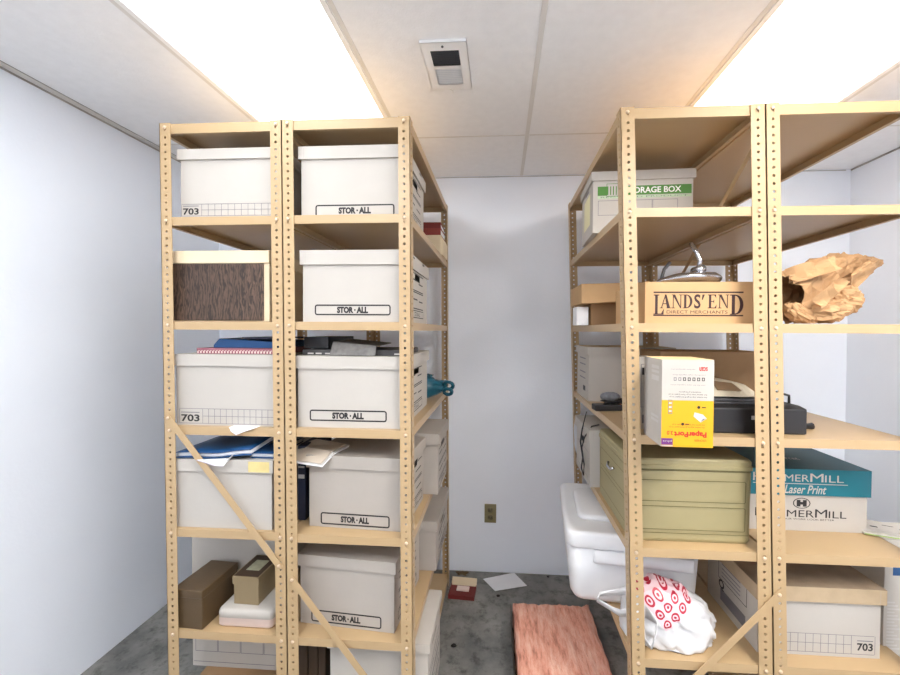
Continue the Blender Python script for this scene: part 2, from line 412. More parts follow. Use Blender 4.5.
def shelving(label, x_top, Y, W, D, k, levels, fl):
    xb = x_top+k*HT
    u = thing('shelving_unit', label, 'shelving', (xb, Y, 0), 0, 'tan steel shelving units')
    zs = levels
    sm, st = shelf_mesh(W, D, .029), shelf_mesh(W, D, .034)
    for i, z in enumerate(zs):
        o = bpy.data.objects.new('shelf', st if i == 0 else sm); COL.objects.link(o); o.parent = u; o.location = (-k*z, 0, z)
    for sx, sy, x, y in ((1, 1, 0, 0), (-1, 1, W, 0), (1, -1, 0, D), (-1, -1, W, D)):
        p = bpy.data.objects.new('post', post_mesh(sx, sy, HT, fl)); COL.objects.link(p); p.parent = u
        p.location = (x, y, .0005); p.rotation_euler = (0, -math.atan(k), 0)
        if sy > 0:
            for z in zs:
                q = bpy.data.objects.new('bolt', BOLT); COL.objects.link(q); q.parent = p; q.location = (sx*fl*.5, 0, z-.014)
    return u
def brace(u, a, c, wd=.024, ax='y'):
    b = MB(); a, c = Vector(a), Vector(c); d = (c-a).normalized()
    nrm = Vector((0, 1, 0)) if ax == 'y' else Vector((1, 0, 0)); s = d.cross(nrm).normalized()*wd/2; tt = nrm*.0016
    r = [[p+s, p-s, p-s+tt, p+s+tt] for p in (a-d*.012, c+d*.012)]
    b.loft([[tuple(x) for x in q] for q in r], TAN, smooth=False)
    o = b.build('brace', u, fixn=True)
    for p in (a, c):
        if ax == 'y':
            q = bpy.data.objects.new('bolt', BOLT); COL.objects.link(q); q.parent = o; q.location = p
    return o
YS_L, YS_R = 1.30, 1.285; D_L, D_R = .952, .965
KL, KR = .0088, .0321
LV_A = [2.221, 1.893, 1.523, 1.147, .777, .407, .05]; LV_B = [2.222, 1.894, 1.524, 1.149, .774, .406, .05]
LV_R = [2.220, 1.898, 1.524, 1.156, .783, .414, .05]
WL, WR = .4460, .448
UA = shelving('leftmost tan steel shelving unit, beside the left wall', -1.208, YS_L, WL, D_L, KL, LV_A, .0405)
UB = shelving('tan steel shelving unit left of the aisle, filled with white file boxes', -.7612, YS_L, .4500, D_L, KL, LV_B, .0405)
UC = shelving('tan steel shelving unit right of the aisle, with the white tote and khaki chest', .383, YS_R, WR, D_R, KR, LV_R[:-1], .044)
UD = shelving('rightmost tan steel shelving unit, with the crumpled paper bag', .8325, YS_R, .455, D_R, KR, LV_R, .042)
def fr(u, px, py, Y):
    p = atY(px, py, Y); return (p.x-u.location.x, p.y-u.location.y, p.z)
brace(UA, fr(UA, 168, 418, YS_L-.006), fr(UA, 279, 566, YS_L-.006))
brace(UB, fr(UB, 292, 580, YS_L-.006), fr(UB, 405, 731, YS_L-.006))
brace(UC, fr(UC, 779.5, 595, YS_R-.006), fr(UC, 640, 733, YS_R-.006))
kx = lambda z: WR-KR*z
brace(UC, (kx(1.85)+.0012, .03, 2.15), (kx(1.85)+.0012, .93, 1.51), .02, 'x')

# ------------------------------------------------------------ cartons
def F_front(y=-.0006): return lambda u, v: (u, y, v)
def F_right(x): return lambda u, v: (x, u, v)            # u runs into depth
def F_left(x): return lambda u, v: (x, -u, v)            # u runs towards the viewer; use u negative
def carton(name, label, cat, x0, x1, Y, z, h, depth, rz=0, lid=None, body=WHITE, lidm=None, group=None, front=None, right=None, left=None,
           holes_r=(), holes_l=(), lid_slots_r=(), top=None, lidover=.008, bodytop=None):
    """open-topped card shell (u across, v up) with an optional lift-off lid; front/right/left draw the print"""
    W = x1-x0
    t = thing(name, label, cat, ((x0+x1)/2, Y, z+.0006), rz, group)
    lh = lid or 0
    bt = h-(.004 if lid else 0)
    a = MB(); w = W/2
    a.panel(lambda u, v: (u, 0, v), -w, w, 0, bt, body)
    a.panel(lambda u, v: (-u, depth, v), -w, w, 0, bt, body)
    a.panel(lambda u, v: (w, u, v), 0, depth, 0, bt, body, holes_r)
    a.panel(lambda u, v: (-w, -u, v), -depth, 0, 0, bt, body, holes_l)
    a.panel(lambda u, v: (u, -v, 0), -w, w, -depth, 0, body)
    if not lid: a.panel(lambda u, v: (u, v, bt), -w, w, 0, depth, top or body)
    if front: front(a, F_front(), w)
    if right: right(a, F_right(w+.0006), depth)
    if left: left(a, lambda u, v: (-w-.0006, -u, v), depth)
    a.build('body', t)
    if lid:
        c = MB(); q = lidover; W2 = w+q; m = lidm or body
        c.panel(lambda u, v: (u, -q, v), -W2, W2, h-lid, h, m)
        c.panel(lambda u, v: (-u, depth+q, v), -W2, W2, h-lid, h, m)
        c.panel(lambda u, v: (W2, u, v), -q, depth+q, h-lid, h, m, lid_slots_r)
        c.panel(lambda u, v: (-W2, -u, v), -depth-q, q, h-lid, h, m)
        c.panel(lambda u, v: (u, v, h), -W2, W2, -q, depth+q, top or m)
        # turned-under lower edge
        c.panel(lambda u, v: (u, -v, h-lid), -W2, W2, 0, q, m); c.panel(lambda u, v: (v, -u, h-lid), -depth-q, q, w, W2, m); c.panel(lambda u, v: (-v, u, h-lid), -q, depth+q, w, W2, m)
        c.quad(lambda u, v: (u, -q-.0005, v), -W2+.02, -W2+.021, h-lid+.004, h-.004, GREYW); c.quad(lambda u, v: (u, -q-.0005, v), W2-.021, W2-.02, h-lid+.004, h-.004, GREYW)
        c.build('lid', t, bevel=0)
    return t
def storall(u0, u1, v0, v1):
    def f(a, F, w):
        a.outline(F, u0, u1, v0, v1, .005, INK, .009)
        mu, mv, s = (u0+u1)/2, (v0+v1)/2, (u1-u0)
        a.text(F, 'STOR', mu-s*.205, mu+s*.012, mv-.0115, mv+.0115, INK, .06); a.quad(F, mu+s*.022, mu+s*.040, mv-.003, mv+.003, INK); a.text(F, 'ALL', mu+s*.052, mu+s*.205, mv-.0115, mv+.0115, INK, .06)
    return f
def side_print(a, F, d):
    # write-on lines printed below the hand hole
    m = d/2
    for v in (.19, .125, .118, .055): a.quad(F, m-.11, m+.11, v, v+.004, INK)
    for (u0, u1, v) in ((m-.10, m-.02, .165), (m+.02, m+.10, .155), (m-.10, m+.0, .09), (m+.03, m+.1, .085)): a.quad(F, u0, u1, v, v+.005, INK)
    a.outline(F, m-.115, m+.115, .02, .05, .003, INK); a.text(F, 'STOR-ALL', m-.05, m+.05, .027, .043, INK)
def hole_r(d, h): return [(d/2-.045, d/2+.045, h-.085, h-.060)]
def grid703(num_u0, num_u1, g0, g1, v0, v1, numv, mirror=False):
    def f(a, F, w):
        n = 12; t = .0016
        for i in range(n+1):
            u = g0+(g1-g0)*i/n; a.quad(F, u-t/2, u+t/2, v0, v1, INKG)
        for i in range(3):
            v = v0+(v1-v0)*i/2; a.quad(F, min(g0, num_u0-.004), max(g1, num_u1+.004), v-t/2, v+t/2, INKG) if i != 1 else a.quad(F, g0, g1, v-t/2, v+t/2, INKG)
        a.text(F, '703', num_u0, num_u1, numv[0], numv[1], INK, .03)
        a.quad(F, num_u0, num_u1, numv[1]+.006, numv[1]+.009, INKG)
        q = num_u0-.006 if not mirror else num_u1+.006; a.quad(F, q-t/2, q+t/2, v0, v1, INKG)
    return f
GB = 'white file boxes on the left shelving'
def span(px0, px1, py, Y): return atY(px0, py, Y).x, atY(px1, py, Y).x
def ht(px, py, Y, z): return atY(px, py, Y).z-z

# ---- left unit, top to bottom
Y = 1.335; x0, x1 = span(181, 281, 190, Y); h = ht(220, 149.5, Y, LV_A[1])
carton('file_box', 'white lidded file box with a printed number grid, top of the leftmost shelving', 'box', x0, x1, Y, LV_A[1], h, .31, lid=.037, lidm=WHITE, group=GB,
       front=grid703(-.192+.012, -.192+.072, -.192+.083, .19, .012, .054, (.016, .040)))
# wood grain box
Y = 1.335; x0, x1 = span(173.5, 269.5, 300, Y); h = ht(220, 251, Y, LV_A[2])
t = thing('woodgrain_box', 'box with dark woodgrain front and cream lid on the leftmost shelving', 'box', ((x0+x1)/2, Y, LV_A[2]+.0006))
w = (x1-x0)/2; b = MB(); b.box(-w, w, 0, .38, 0, h-.046, CREAM); b.build('body', t, .002)
b = MB(); b.box(-w-.002, w+.002, -.006, .385, h-.046, h, CREAM); b.build('lid', t, .003)
b = MB(); b.box(-w, w-.020, -.004, -.0002, .004, h-.047, WOOD); b.build('front_panel', t)
# numbered box with folders on it
Y = 1.326; x0, x1 = span(176.5, 275, 390, Y); zA3 = LV_A[3]; h = ht(220, 354.5, Y, zA3); xa, xb = x0, x1; W = x1-x0
carton('file_box', 'white lidded file box with a printed number grid, under blue folders and a checked pad', 'box', x0, x1, Y, zA3, h, .31, lid=.042, group=GB,
       front=grid703(-W/2+.018, -W/2+.088, -W/2+.10, W/2-.004, .007, .060, (.013, .039)))
zt = zA3+h+.0012
def stack_sheet(name, label, cat, x0, x1, y0, y1, z0, z1, m, rz=0, group=None, edge=None):
    t = MB(); cx, cy = (x0+x1)/2, (y0+y1)/2
    t.box(x0-cx, x1-cx, y0-cy, y1-cy, 0, z1-z0, m)
    if edge: edge(t, lambda u, v: (u, y0-cy-.0005, v), (x1-x0)/2, z1-z0)
    o = t.build(name, bevel=min(.0015, (z1-z0)/4)); o.location = (cx, cy, z0); o.rotation_euler[2] = rz
    return tag(o, label, cat, group)
def checks(a, F, w, h):
    for i in range(26):
        u = -w+.003+i*(2*w-.006)/26
        a.quad(F, u, u+.005, h*.12, h*.5, PINKW); a.quad(F, u+.004, u+.009, h*.52, h*.62, PINKW)
CHK = mat('wine_check_cover', (150, 92, 104), .6, .1, 60)
xk, _ = span(197, 272, 350, 1.345)
stack_sheet('desk_pad', 'wine and pink checked pad lying on the numbered white box', 'pad', xk, xb-.004, 1.343, 1.60, zt, zt+.021, CHK, 0, None, checks)
# blue folders: thin slabs with a lifted cover
def folder(name, label, loc, wd, dp, m, sag, group=None, rz=0, inner=PAPER, th=.012):
    t = thing(name, label, 'folder', loc, rz, group)
    b = MB(); N = 10; R = []
    for i in range(N+1):
        u = i/N
        ring = []
        for j in range(7):
            v = j/6; z = sag(u, v)
            ring.append((-wd/2+wd*u, dp*v, z))
        R.append(ring)
    top = MB(); v = [p for r in R for p in r]; f = [(i*7+j, (i+1)*7+j, (i+1)*7+j+1, i*7+j+1) for i in range(N) for j in range(6)]
    top.mesh([(p[0], p[1], p[2]+th) for p in v], f, m, True); top.build('cover', t, solid=.0018)
    p2 = MB(); p2.mesh([(p[0]*.985, p[1]+.006, p[2]+th*.5) for p in v], f, inner, True); p2.build('papers', t, solid=th*.6)
    p3 = MB(); p3.mesh([(p[0], p[1], p[2]+.001) for p in v], f, m, True); p3.build('back_cover', t, solid=.0018)
    return t
xk0, xk1 = span(213, 276, 344, 1.36)
t = thing('blue_folder', 'thick blue folder lying on the wine checked pad', 'folder', (xk0, 1.362, zt+.0215), 0, 'blue folders')
b = MB(); W_ = xk1-xk0
b.loft([[(x, y, zz) for y, zz in ((0, a0), (0, a1), (.21, a1+.004), (.21, a0))] for x, a0, a1 in ((0, .0, .010), (.022, .0, .034), (W_*.6, 0, .028), (W_, 0, .022))], BLUE, smooth=False); b.build('cover', t, .002, fixn=True)
b = MB(); b.box(W_*.45, W_-.002, .0+.002, .2, .0335, .040, NAVY); b.build('top_sheet', t)
# scrap of paper over the shelf edge
b = MB(); pz = LV_A[3]; pts = [atY(229, 427, 1.298), atY(256, 426.5, 1.298), atY(245, 431.5, 1.2955), atY(236, 435, 1.2945), atY(231, 431.5, 1.2945)]
c0 = sum(pts, Vector())/5  # scrap centre
bk = [Vector((pts[1].x, 1.335, pz+.0025)), Vector((pts[0].x, 1.335, pz+.0025))]
for p in pts[:2]: p.z = pz+.0025
b.mesh([tuple(p-c0) for p in pts+bk], [(0, 4, 3, 2, 1), (0, 1, 5, 6)], PAPER)
o = b.build('paper_scrap', solid=.0006); o.location = c0; tag(o, 'torn white paper scrap hanging over a shelf edge beneath the numbered box', 'paper')
# fourth level
Y = 1.318; x0, x1 = span(176.5, 272, 500, Y); z = LV_A[4]; h = ht(220, 459, Y, z); W = x1-x0
carton('file_box', 'plain white lidded file box with a faded yellow label on its lid', 'box', x0, x1, Y, z, h, .31, lid=.045, body=WHITE, group=GB, front=lambda a, F, w: a.quad(lambda u, v: (u, -.0092, v), w-.082, w-.004, h-.042, h-.004, YELLAB))
zt = z+h+.0012
xk0, xk1 = span(181, 255, 460, 1.33)
folder('blue_folder', 'floppy blue folder whose corner droops over the yellow-labelled box', ((xk0+xk1)/2, 1.306, zt+.002), xk1-xk0, .25, BLUE,
       lambda u, v: .016*u*u+.024*v*u+(0 if v > .25 else -.0*(1-u)) + .003*sin(9*u), 'blue folders', th=.020)
xk0, xk1 = span(250, 272, 466, 1.345)
folder('blue_folder', 'flat blue folder at the right end of the yellow-labelled box', ((xk0+xk1)/2+.012, 1.33, zt+.001), xk1-xk0, .22, BLUE, lambda u, v: 0, 'blue folders', th=.018)
# corner of loose sheets drooping in front of the lid
b = MB(); A = [atY(196, 461, 1.292), atY(228, 459, 1.292), atY(239, 449, 1.33), atY(223, 466.5, 1.288), atY(214, 466, 1.288)]
c0 = A[0].copy(); zz = zt+.001
PIL = mat('lilac_paper', (206, 190, 206), .7, .05)
A[0].z = max(A[0].z, zz); 
b.mesh([tuple(p-c0) for p in A], [(0, 4, 3), (0, 3, 1), (1, 3, 2)], PIL); b.mesh([tuple(p-c0+Vector((.004, -.002, .003))) for p in A], [(0, 4, 3), (0, 3, 1), (1, 3, 2)], PAPER)
o = b.build('loose_papers', solid=.0008); o.location = c0; tag(o, 'loose lilac and white sheets drooping out of the floppy blue folder', 'paper')
# fifth level
z = LV_A[5]
Y = 1.505; x0, x1 = span(192, 276, 560, Y)
carton('file_box', 'white box standing behind the brown vinyl file box', 'box', x0, x1, Y, z, .30, .36, body=WHITE, group=GB)
# brown vinyl file box, long and turned
A0, A1, A2 = atZ(172, 628.3, z), atZ(203.5, 629.4, z), atZ(214, 620.3, z)
t = thing('vinyl_file_box', 'long dark brown vinyl file box on the leftmost shelving', 'box', ((A0.x+A1.x)/2, 1.312, z+.0006), radians(-3))
w = (A1.x-A0.x)/2; hb = ht(203, 591, 1.31, z)
b = MB(); b.box(-w, w, 0, .175, 0, hb-.03, BROWNV); b.build('body', t, .003)
b = MB(); b.box(-w-.002, w+.002, -.003, .178, hb-.031, hb, BROWNV); b.build('lid', t, .004)
# pale box with rounded corners
Y = 1.328; x0, x1 = span(217, 272.5, 628, Y); hp = ht(245, 611, Y, z)
t = thing('flat_carton', 'flat pale pink and white carton with rounded corners under the card file', 'box', ((x0+x1)/2, Y, z+.0008))
b = MB(); w = (x1-x0)/2; r = .016
b.loft([rrect(2*w-i, .165-i, r, zz, 0, .0825) for i, zz in ((.012, 0), (.0, .008), (0, hp*.55))], PINKW)
b.loft([rrect(2*w-i, .165-i, r, zz, 0, .0825) for i, zz in ((0, hp*.55), (.0, hp-.012), (.006, hp-.003), (.02, hp))], WHITE)
b.build('body', t, fixn=True)
# card file on it
x0, x1 = span(234, 259, 600, 1.36); zc = z+hp+.0012; hc = ht(246, 576, 1.36, zc)
t = thing('card_file_box', 'small olive card file box with dark lid and label, on the flat pale carton', 'box', ((x0+x1)/2, 1.358, zc), radians(-2))
w = (x1-x0)/2
b = MB(); b.box(-w, w, 0, .130, 0, hc-.028, OLIVE); b.build('body', t, .002)
b = MB(); b.box(-w-.003, w+.003, -.003, .133, hc-.03, hc, OLIVE)
b.quad(lambda u, v: (u, v, hc+.0005), -w+.001, w-.001, 0, .130, BROWND); b.build('lid', t)
b = MB(); b.quad(lambda u, v: (u, v, hc+.0009), -w*.55, w*.55, .035, .10, mat('pale_green_label', (178, 178, 150), .6, .15, 60)); b.build('top_label', t)
# bottom level
z = LV_A[6]
Y = 1.50; x0, x1 = span(193, 276, 655, Y); zb0 = atY(230, 667.5, Y).z
def outl(a, F, w):
    for i in range(4): a.outline(F, -w+.012+i*.098, -w+.108+i*.098, .062, .20, .0022, INKG)
    a.quad(F, -w+.005, w-.005, .018, .0205, INKG)
carton('file_box', 'white box with printed panel outlines on the bottom shelf of the leftmost shelving', 'box', x0, x1, Y, zb0, .20, .30, body=WHITE, group=GB, front=outl)
x0, x1 = span(200, 276, 672, 1.47)
t = thing('brown_carton', 'brown carton with rounded corners under the outlined white box', 'box', ((x0+x1)/2, 1.44, z+.0006))
b = MB(); hh = zb0-z-.0016; b.loft([rrect(x1-x0-i, .42-i, .025, zz, 0, .21) for i, zz in ((.004, 0), (0, .012), (0, hh-.012), (.010, hh))], KRAFTD); b.build('body', t, fixn=True)

# ---- second unit
def sb(label, pxl, pxr, py, Y, lev, pyt, lid, lab, depth=.31, rz=0, body=WHITE, group=GB, xx=None, hh=None, slots=True):
    z = LV_B[lev]; x0, x1 = xx or span(pxl, pxr, py, Y); h = hh or ht((pxl+pxr)/2, pyt, Y, z); W = x1-x0
    return carton('file_box', label, 'box', x0, x1, Y, z, h, depth, rz=rz, lid=lid, body=body, group=group,
        front=(storall(-W/2+lab[0], -W/2+lab[1], lab[2], lab[3]) if lab else None), right=side_print, holes_r=hole_r(depth, h),
        lid_slots_r=[(depth*.25-.02, depth*.25+.02, h-.012, h-.004), (depth*.7-.02, depth*.7+.02, h-.012, h-.004)] if slots else ()), h, x0, x1
sb('white lidded file box with framed black lettering, topmost left of the aisle', 301.5, 404, 190, 1.335, 1, 146.5, .044, (.051, .336, .002, .044), depth=.34)
sb('white lidded file box with framed black lettering, second from the top left of the aisle', 303, 405, 290, 1.325, 2, 250.5, .050, (.043, .316, .023, .061), depth=.40)
_, h3, a3, c3 = sb('white lidded file box with framed black lettering, under dark folders and papers', 298, 402, 400, 1.325, 3, 356.5, .044, (.043, .322, .023, .063), depth=.46)
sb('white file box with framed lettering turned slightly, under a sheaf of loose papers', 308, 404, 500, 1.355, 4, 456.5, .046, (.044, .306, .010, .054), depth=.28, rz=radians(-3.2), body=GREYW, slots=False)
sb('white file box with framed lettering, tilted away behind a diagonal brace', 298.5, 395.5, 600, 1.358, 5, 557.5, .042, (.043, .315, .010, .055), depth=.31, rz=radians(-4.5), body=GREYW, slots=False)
# bottom one on the lowest shelf
x0, x1 = span(328, 427, 660, 1.335)
sb('white file box on the lowest shelf, its slotted lid jutting into the aisle', 328, 427, 660, 1.354, 6, 640, .035, None, depth=.275, xx=(x0, x1))
# boxes at the back, jutting into the aisle
x1 = atY(438, 470, 1.668).x; 
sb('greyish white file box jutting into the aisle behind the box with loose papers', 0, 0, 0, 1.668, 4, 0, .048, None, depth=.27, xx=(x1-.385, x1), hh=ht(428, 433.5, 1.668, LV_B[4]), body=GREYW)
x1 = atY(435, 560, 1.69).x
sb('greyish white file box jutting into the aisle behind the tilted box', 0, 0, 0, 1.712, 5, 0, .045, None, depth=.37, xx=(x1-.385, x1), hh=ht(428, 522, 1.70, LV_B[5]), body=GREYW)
# cream carton with red books on it at the back of shelf one
z = LV_B[1]; Yc = 2.0; x1 = atY(441.5, 240, Yc).x; hc = ht(435, 235, Yc, z)
t = thing('cream_carton', 'cream carton at the back of the top shelf under red books', 'box', (x1-.13, Yc, z+.0006))
b = MB(); b.loft([[(-.13, y, zz) for y, zz in ((0, 0), (0, hc), (.18, hc), (.18, 0))], [(.126, y, zz) for y, zz in ((.01, 0), (0, hc), (.18, hc), (.18, 0))], [(.136, y, zz) for y, zz in ((.03, 0), (.01, hc*.7), (.18, hc*.8), (.18, 0))]], CREAM, smooth=False); b.build('body', t, .003, fixn=True)
zz = z+hc+.0012
for i, (th, m, lab) in enumerate(((.036, REDC, 'faded red book lying on the cream carton at the back'), (.030, MAROON, 'maroon book lying topmost on the cream carton at the back'))):
    t = thing('red_book', lab, 'book', (x1-.115, 2.005, zz), radians(i*2-1), 'red books at the back')
    b = MB(); b.box(-.12, .11, 0, .1525, 0, .003, m); b.box(-.12, .11, 0, .1525, th-.003, th, m); b.box(-.12, .11, 0, .003, .003, th-.003, m); b.build('cover', t)
    b = MB(); b.box(-.116, .106, .0035, .149, .003, th-.003, PAPER); b.build('pages', t)
    zz += th+.0008
# dark folders on box three
zt = LV_B[3]+h3+.0012
DF = mat('charcoal_folder', (64, 62, 64), .55, .25, 25); DF2 = mat('mottled_grey_folder', (104, 101, 98), .6, .2, 60)
t = stack_sheet('black_binder', 'black binder lying on the box at its left end', 'binder', a3-.004, atY(329, 345, 1.38).x, 1.375, 1.62, zt+.0235, zt+.066, BLACK)
stack_sheet('charcoal_folder', 'wide charcoal folder lying flat beneath the black binder', 'folder', a3-.002, c3-.012, 1.36, 1.64, zt, zt+.020, DF, 0, None,
            lambda a, F, w, h: [a.quad(F, u, u+.022, .004, .009, GPAPER) for u in (-w+.02, -w+.05, -w+.085, w-.025)])
b = MB(); W = atY(376, 350, 1.35).x-atY(331, 350, 1.35).x
b.mesh([(0, 0, .001), (W, 0, .001), (W, .012, .0335), (0, .03, .048), (0, .20, .055), (W, .20, .04)], [(0, 1, 2, 3), (3, 2, 5, 4)], DF2)
o = b.build('grey_folder', solid=.0025); o.location = (atY(331, 350, 1.34).x, 1.328, zt+.0008); tag(o, 'mottled grey folder sloping down the front of the dark folder pile', 'folder')
# teal plastic bag
def blob(b, fn, nu, nv, m, smooth=True):
    rings = []
    for i in range(1, nv):
        th = pi*i/nv; rings.append([fn(2*pi*j/nu, th) for j in range(nu)])
    v = [fn(0, 0)]+[p for r in rings for p in r]+[fn(0, pi)]; f = []
    for j in range(nu): f.append((0, 1+(j+1) % nu, 1+j)); f.append((len(v)-1, len(v)-1-nu+j, len(v)-1-nu+(j+1) % nu))
    for i in range(nv-2):
        for j in range(nu):
            a, c = 1+i*nu+j, 1+i*nu+(j+1) % nu; f.append((a, c, c+nu, a+nu))
    b.mesh(v, f, m, smooth)
p0 = atY(428, 400, 1.80); z = LV_B[3]
t = thing('teal_bag', 'knotted teal plastic bag poking into the aisle behind a white box', 'bag', (p0.x-.06, 1.885, z+.002))
b = MB()
def tb(a, th):
    n = 2.2*noise.fractal(Vector((cos(a)*2.4, sin(a)*2.4, th*2.4)), 1, 2, 3)
    s = 1-.62*max(0, sin(th)*cos(a))**1.5 * (abs(1))
    return (.14*sin(th)*cos(a)+.015*n, (.07*sin(th)*sin(a))*s+.010*n, .066+(.064*cos(th))*s+.008*n*sin(th))
blob(b, tb, 36, 22, TEALB); b.build('body', t)
for (dz, rr) in ((.075, .030), (.045, .026)):
    b = MB(); b.tube([(.125+rr*1.5*(1-cos(q))*.5+.0, -.01-.012*sin(q), dz+rr*.62*sin(q)) for q in [i*2*pi/16 for i in range(17)]], .009, TEALB, 6); b.build('knot_loop', t)
# papers on box four
z4 = LV_B[4]+ht(354, 456.5, 1.352, LV_B[4])+.002
b = MB(); c0 = atY(297, 462, 1.37)
P = [atY(296, 463, 1.345), atY(322, 471, 1.315), atY(334, 455, 1.36), atY(349, 446.5, 1.45), atY(318, 441, 1.48), atY(296, 455, 1.42)]
org = Vector((P[0].x, 1.345, z4))
for dz, m, s in ((0, PAPER, 1.0), (.0045, GPAPER, 1.0), (.009, mat('buff_paper', (204, 190, 172), .8, .04), .93)):
    v = []
    for p in P:
        q = p-org; v.append((q.x*s, q.y*s+.004*(dz > 0), max(q.z, .001 if p.y > 1.35 else -.03)+dz))
    b.mesh(v, [(0, 1, 2, 5), (5, 2, 3, 4)], m)
o = b.build('paper_sheaf', solid=.003); o.location = org; tag(o, 'sheaf of loose grey and buff papers draped over a box corner', 'papers')
# navy binders beside box four
for i, (dx, th, lab) in enumerate(((0, .030, 'navy binder standing beside the shelf post, left of the turned box'),)):
    t = thing('navy_binder', lab, 'binder', (atY(297.5, 480, 1.40).x+.0005+dx, 1.40, LV_B[4]+.0006))
    b = MB(); b.box(0, th, 0, .23, 0, .285, NAVY); b.build('cover', t, .003)
    b = MB(); b.quad(lambda u, v: (u, -.0006, v), .003, th-.003, .16, .175, GPAPER); b.quad(lambda u, v: (u, -.0006, v), .003, th-.003, .20, .207, GPAPER); b.build('spine_label', t)
# dark volumes on the lowest shelf
for i, (a, c, hh, rz) in enumerate(((297, 308, .27, 0), (308.5, 318, .25, 0), (318.5, 326, .26, 0))):
    x0, x1 = span(a, c, 665, 1.40)
    t = thing('dark_volume', ('dark brown volume against the post on the lowest shelf', 'dark brown volume standing between two others on the lowest shelf', 'dark brown volume against the slotted-lid box on the lowest shelf')[i], 'book', (x0, 1.40, LV_B[6]+.0006), 0, 'dark volumes on the lowest shelf')
    b = MB(); W = x1-x0-.002; b.box(0, W, 0, .22, 0, hh, BROWND); b.build('cover', t, .003)
    b = MB(); b.box(.003, W-.003, .004, .215, hh-.002, hh+.0008, GPAPER); b.build('pages', t)

# ---- third unit (right of the aisle)
z = LV_R[1]; Y = 1.60; x0, x1 = span(593.5, 692, 200, Y); h = ht(640, 171, Y, z)
def green(a, F, w):
    a.quad(F, -w+.018, w-.006, .150, .187, GREEN); a.quad(F, -w+.018, w-.006, .138, .148, mat('pale_green_ink', (186, 208, 172), .6))
    F2 = lambda u, v: (u, -.0014, v)
    a.text(F2, 'STORAGE BOX', -w+.125, w-.045, .157, .181, mat('white_ink', (240, 240, 236), .6, .02), .02)
    for i in range(4): a.quad(F2, -w+.060+i*.011, -w+.067+i*.011, .150, .192, WHITE)
    a.quad(F2, -w+.055, -w+.105, .190, .196, WHITE); a.quad(F2, -w+.055, -w+.105, .148, .152, WHITE)
    a.outline(F2, -w+.053, -w+.107, .146, .198, .002, GREEN)
    a.text(F2, 'RECYCLED PRODUCT', -w+.03, w-.02, .140, .146, INKG)
    for u in (-w+.02, -w+.135, -w+.23): a.outline(F, u, u+.10, .07, .13, .0018, INKG)
def lside(a, F, d):
    a.quad(F, -d+.06, -.06, .05, .18, mat('pale_yellow_label', (228, 220, 176), .7, .05)); a.quad(F, -d/2-.04, -d/2+.04, .195, .205, INKG)
carton('storage_box', 'white lidded storage box with a green banner on the top shelf', 'box', x0, x1, Y, z, h, .26, rz=radians(-2.5), lid=.036, front=green, left=lside)
# brown cardboard at the back of shelf two
z = LV_R[2]; Y = 1.80
t = thing('open_carton', 'open brown cardboard carton with a spread flap at the back of shelf', 'box', (atY(612, 310, Y).x, Y, z+.0006))
x0, x1 = span(591, 668, 312, Y); cx = t.location.x; hh = ht(600, 303, Y, z)
b = MB(); b.box(x0-cx, x1-cx, 0, .3, 0, hh, KRAFTD); b.build('body', t, .002)
fl0 = atY(582, 283, Y-.06).x-cx; fz1, fz0 = ht(600, 281.5, Y-.06, z), ht(600, 303.5, Y-.06, z)
b = MB(); b.mesh([(fl0, -.06, fz0), (x1-cx, -.03, fz0+.018), (x1-cx, -.02, fz1+.004), (fl0, -.05, fz1-.010), (fl0, .2, fz1-.010), (x1-cx, .2, fz1+.004), (fl0, .2, fz0), (x1-cx, .2, fz0+.018)],
   [(0, 1, 2, 3), (3, 2, 5, 4), (0, 3, 4, 6), (1, 7, 5, 2), (0, 6, 7, 1)], KRAFT); b.build('flap', t)
b = MB(); b.box(0, .055, 0, .09, 0, .085, PAPER); o = b.build('white_packet', bevel=.002); o.location = (atY(576.5, 312, 1.81).x, 1.81, z+.0006); tag(o, 'small white packet beside the open brown carton', 'packet')
